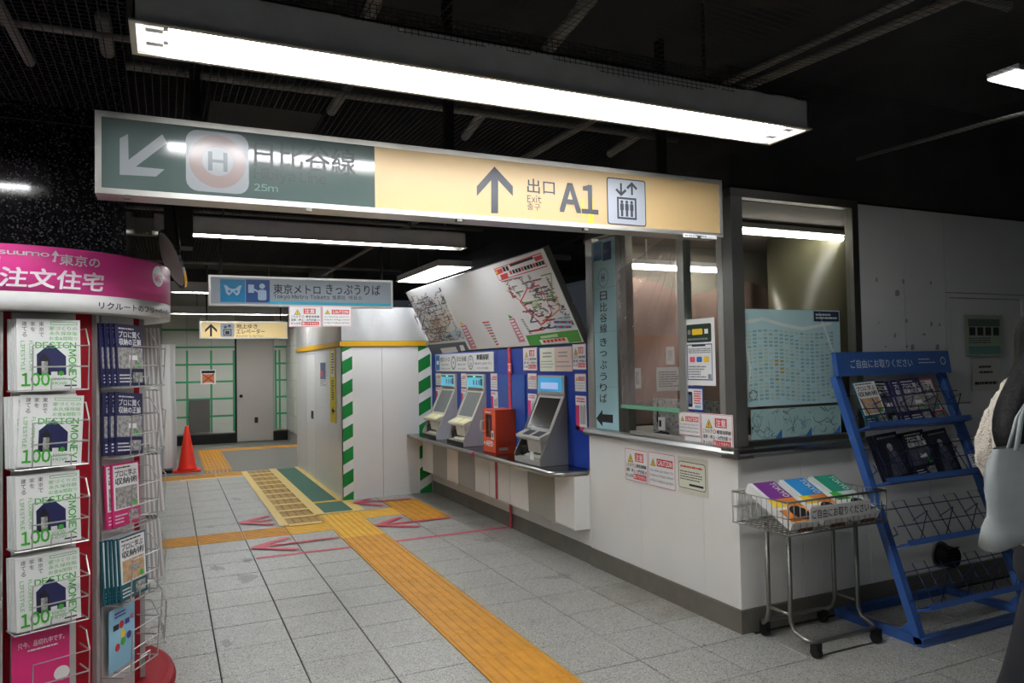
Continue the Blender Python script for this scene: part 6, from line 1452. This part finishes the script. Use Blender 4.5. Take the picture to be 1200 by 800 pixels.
# fingers of both hands, curled
for s, (hx, hy, hz) in ((1, (.12, .21, .80)), (-1, (.15, -.215, .945))):
    for k in range(4):
        L = (.062, .07, .066, .052)[k]; a = (k - 1.5) * .018
        skin('finger', [(hx - .01, hy + a, hz), (hx + L * .5, hy + a * 1.1, hz - L * .5), (hx + L * .55, hy + a * 1.1, hz - L), (hx + L * .25, hy + a, hz - L * 1.25)], [(0,1),(1,2),(2,3)], [.010, .009, .0085, .0075], SKIN, person, 1)
    skin('thumb', [(hx - .02, hy - s * .015, hz), (hx + .02, hy - s * .045, hz - .01), (hx + .04, hy - s * .045, hz - .035)], [(0,1),(1,2)], [.012, .0105, .009], SKIN, person, 1)
jk = MB()
jk.loft([((.0, 0, .88), .135, .19), ((.0, 0, .93), .14, .195), ((-.01, 0, 1.05), .148, .20), ((-.02, 0, 1.2), .16, .21), ((-.03, 0, 1.34), .165, .215), ((-.03, 0, 1.43), .145, .19), ((-.02, 0, 1.49), .11, .13), ((-.005, 0, 1.53), .09, .10), ((.0, 0, 1.565), .092, .10)], 28)
for s in (-1, 1):
    jk.loft([((-.03, s * .15, 1.46), .06, .05), ((-.035, s * .18, 1.42), .09, .075), ((-.06, s * .215, 1.33), .092, .082), ((-.09, s * .24, 1.22), .09, .085), ((-.085, s * .245, 1.14), .088, .083), ((-.04, s * .245, 1.07), .085, .075), ((.04, s * .24, 1.0), .075, .065), ((.08, s * .235, .965), .055, .055)], 18)
j = jk.build('jacket', CREAMJ, person, matrix='local', smooth=True)
sb = j.modifiers.new('sub', 'SUBSURF'); sb.levels = 2; sb.render_levels = 2
tx = bpy.data.textures.new('fleece', 'CLOUDS'); tx.noise_scale = 0.035
dp = j.modifiers.new('fluff', 'DISPLACE'); dp.texture = tx; dp.strength = .028; dp.texture_coords = 'LOCAL'
tr = MB()
tr.loft([((0, 0, .95), .12, .165), ((0, 0, .88), .13, .175), ((-.01, 0, .80), .135, .17), ((-.01, 0, .74), .11, .14)], 24)
tr.loft([((-.03, -.085, .84), .11, .09), ((-.07, -.09, .68), .11, .095), ((-.12, -.09, .48), .105, .095), ((-.19, -.09, .32), .105, .095), ((-.29, -.09, .16), .10, .09)], 18)
tr.loft([((.03, .085, .84), .11, .09), ((.08, .09, .66), .11, .095), ((.14, .09, .46), .10, .09), ((.19, .09, .28), .10, .09), ((.22, .09, .09), .105, .09)], 18)
o = tr.build('trousers', TROU, person, matrix='local', smooth=True); sb = o.modifiers.new('sub', 'SUBSURF'); sb.levels = 1; sb.render_levels = 1
for (x, y, z, rx) in ((.25, .09, .0, 0), (-.33, -.09, .0, .5)):
    MB().prism([(-.10, -.045, .0), (.13, -.045, .0), (.15, -.045, .03), (.06, -.045, .075), (-.09, -.045, .08)], (0, .09, 0)).build('shoe', SHOE, person, matrix=Matrix.Translation((x, y, z + (.06 if rx else 0))) @ Matrix.Rotation(rx, 4, 'Y'))
hr = MB()
hr.loft([((.02, 0, 1.755), .02, .02), ((.018, 0, 1.745), .062, .058), ((.012, 0, 1.715), .098, .088), ((.0, 0, 1.665), .112, .098), ((-.008, 0, 1.61), .108, .095), ((-.028, 0, 1.555), .085, .088), ((-.075, -.04, 1.50), .075, .085), ((-.125, -.085, 1.44), .066, .075), ((-.175, -.135, 1.38), .06, .068), ((-.21, -.175, 1.31), .052, .058), ((-.215, -.195, 1.25), .042, .046), ((-.205, -.20, 1.20), .026, .03), ((-.195, -.20, 1.165), .008, .01)], 26)
hr.v = [(x + .006 * math.sin(9 * math.atan2(y, x + .05) + z * 7), y + .006 * math.sin(11 * math.atan2(y, x) + z * 5), z) for x, y, z in hr.v]
o = hr.build('hair', HAIR, person, matrix='local', smooth=True); sb = o.modifiers.new('sub', 'SUBSURF'); sb.levels = 1; sb.render_levels = 1
# tote bag on the camera-side shoulder
BAGM = mat('pale_grey_leather', '#8f9696', .5, grain=(9, .3, '#767d7e'))
bag = thing('tote_bag', 'pale grey tote bag hanging from the shoulder of the walking person', 'bag', matrix=PM @ Matrix.Translation((-.21, -.405, 1.01)) @ Matrix.Rotation(-.12, 4, 'Y'))
mb = MB(); rows = 8; seg = 24
for i in range(rows):
    t_ = i / (rows - 1); z = .285 * t_; hw = .175 - .075 * t_ ** 1.4; hd = .075 - .048 * t_ ** 1.2
    for k in range(seg):
        a = 2 * math.pi * k / seg; c, s = math.cos(a), math.sin(a); p4 = (abs(c) ** .6 * (1 if c > 0 else -1), abs(s) ** .6 * (1 if s > 0 else -1))
        mb.v.append((hw * p4[0] + .012 * math.sin(z * 22 + a * 2), hd * p4[1] + .01 * math.sin(a * 3 + z * 30), z - (.02 * math.cos(a * 2) if i in (0,) else 0)))
for i in range(rows - 1):
    for k in range(seg): mb.f.append((i * seg + k, i * seg + (k + 1) % seg, (i + 1) * seg + (k + 1) % seg, (i + 1) * seg + k)); mb.m.append(0)
mb.f.append(tuple(range(seg))[::-1]); mb.m.append(0)
mb.build('bag_body', BAGM, bag, matrix='local', smooth=True)
for y in (-.02, .03):
    MB().tube([(-.05, y, .275), (.0, y * .5 + .05, .36), (.07, .12, .42), (.09, y * .5 + .06, .36), (.075, y, .275)], .008, 8).build('strap', BAGM, bag, matrix='local', smooth=True)
for k in range(7): MB().lathe([(0, -.008), (.008, 0), (0, .008)], (-.02 + k * .016, -.045), 8).build('charm_bead', STEEL, bag, matrix=Matrix.Translation((0, 0, .275 - .008 * (3 - abs(k - 3)))))
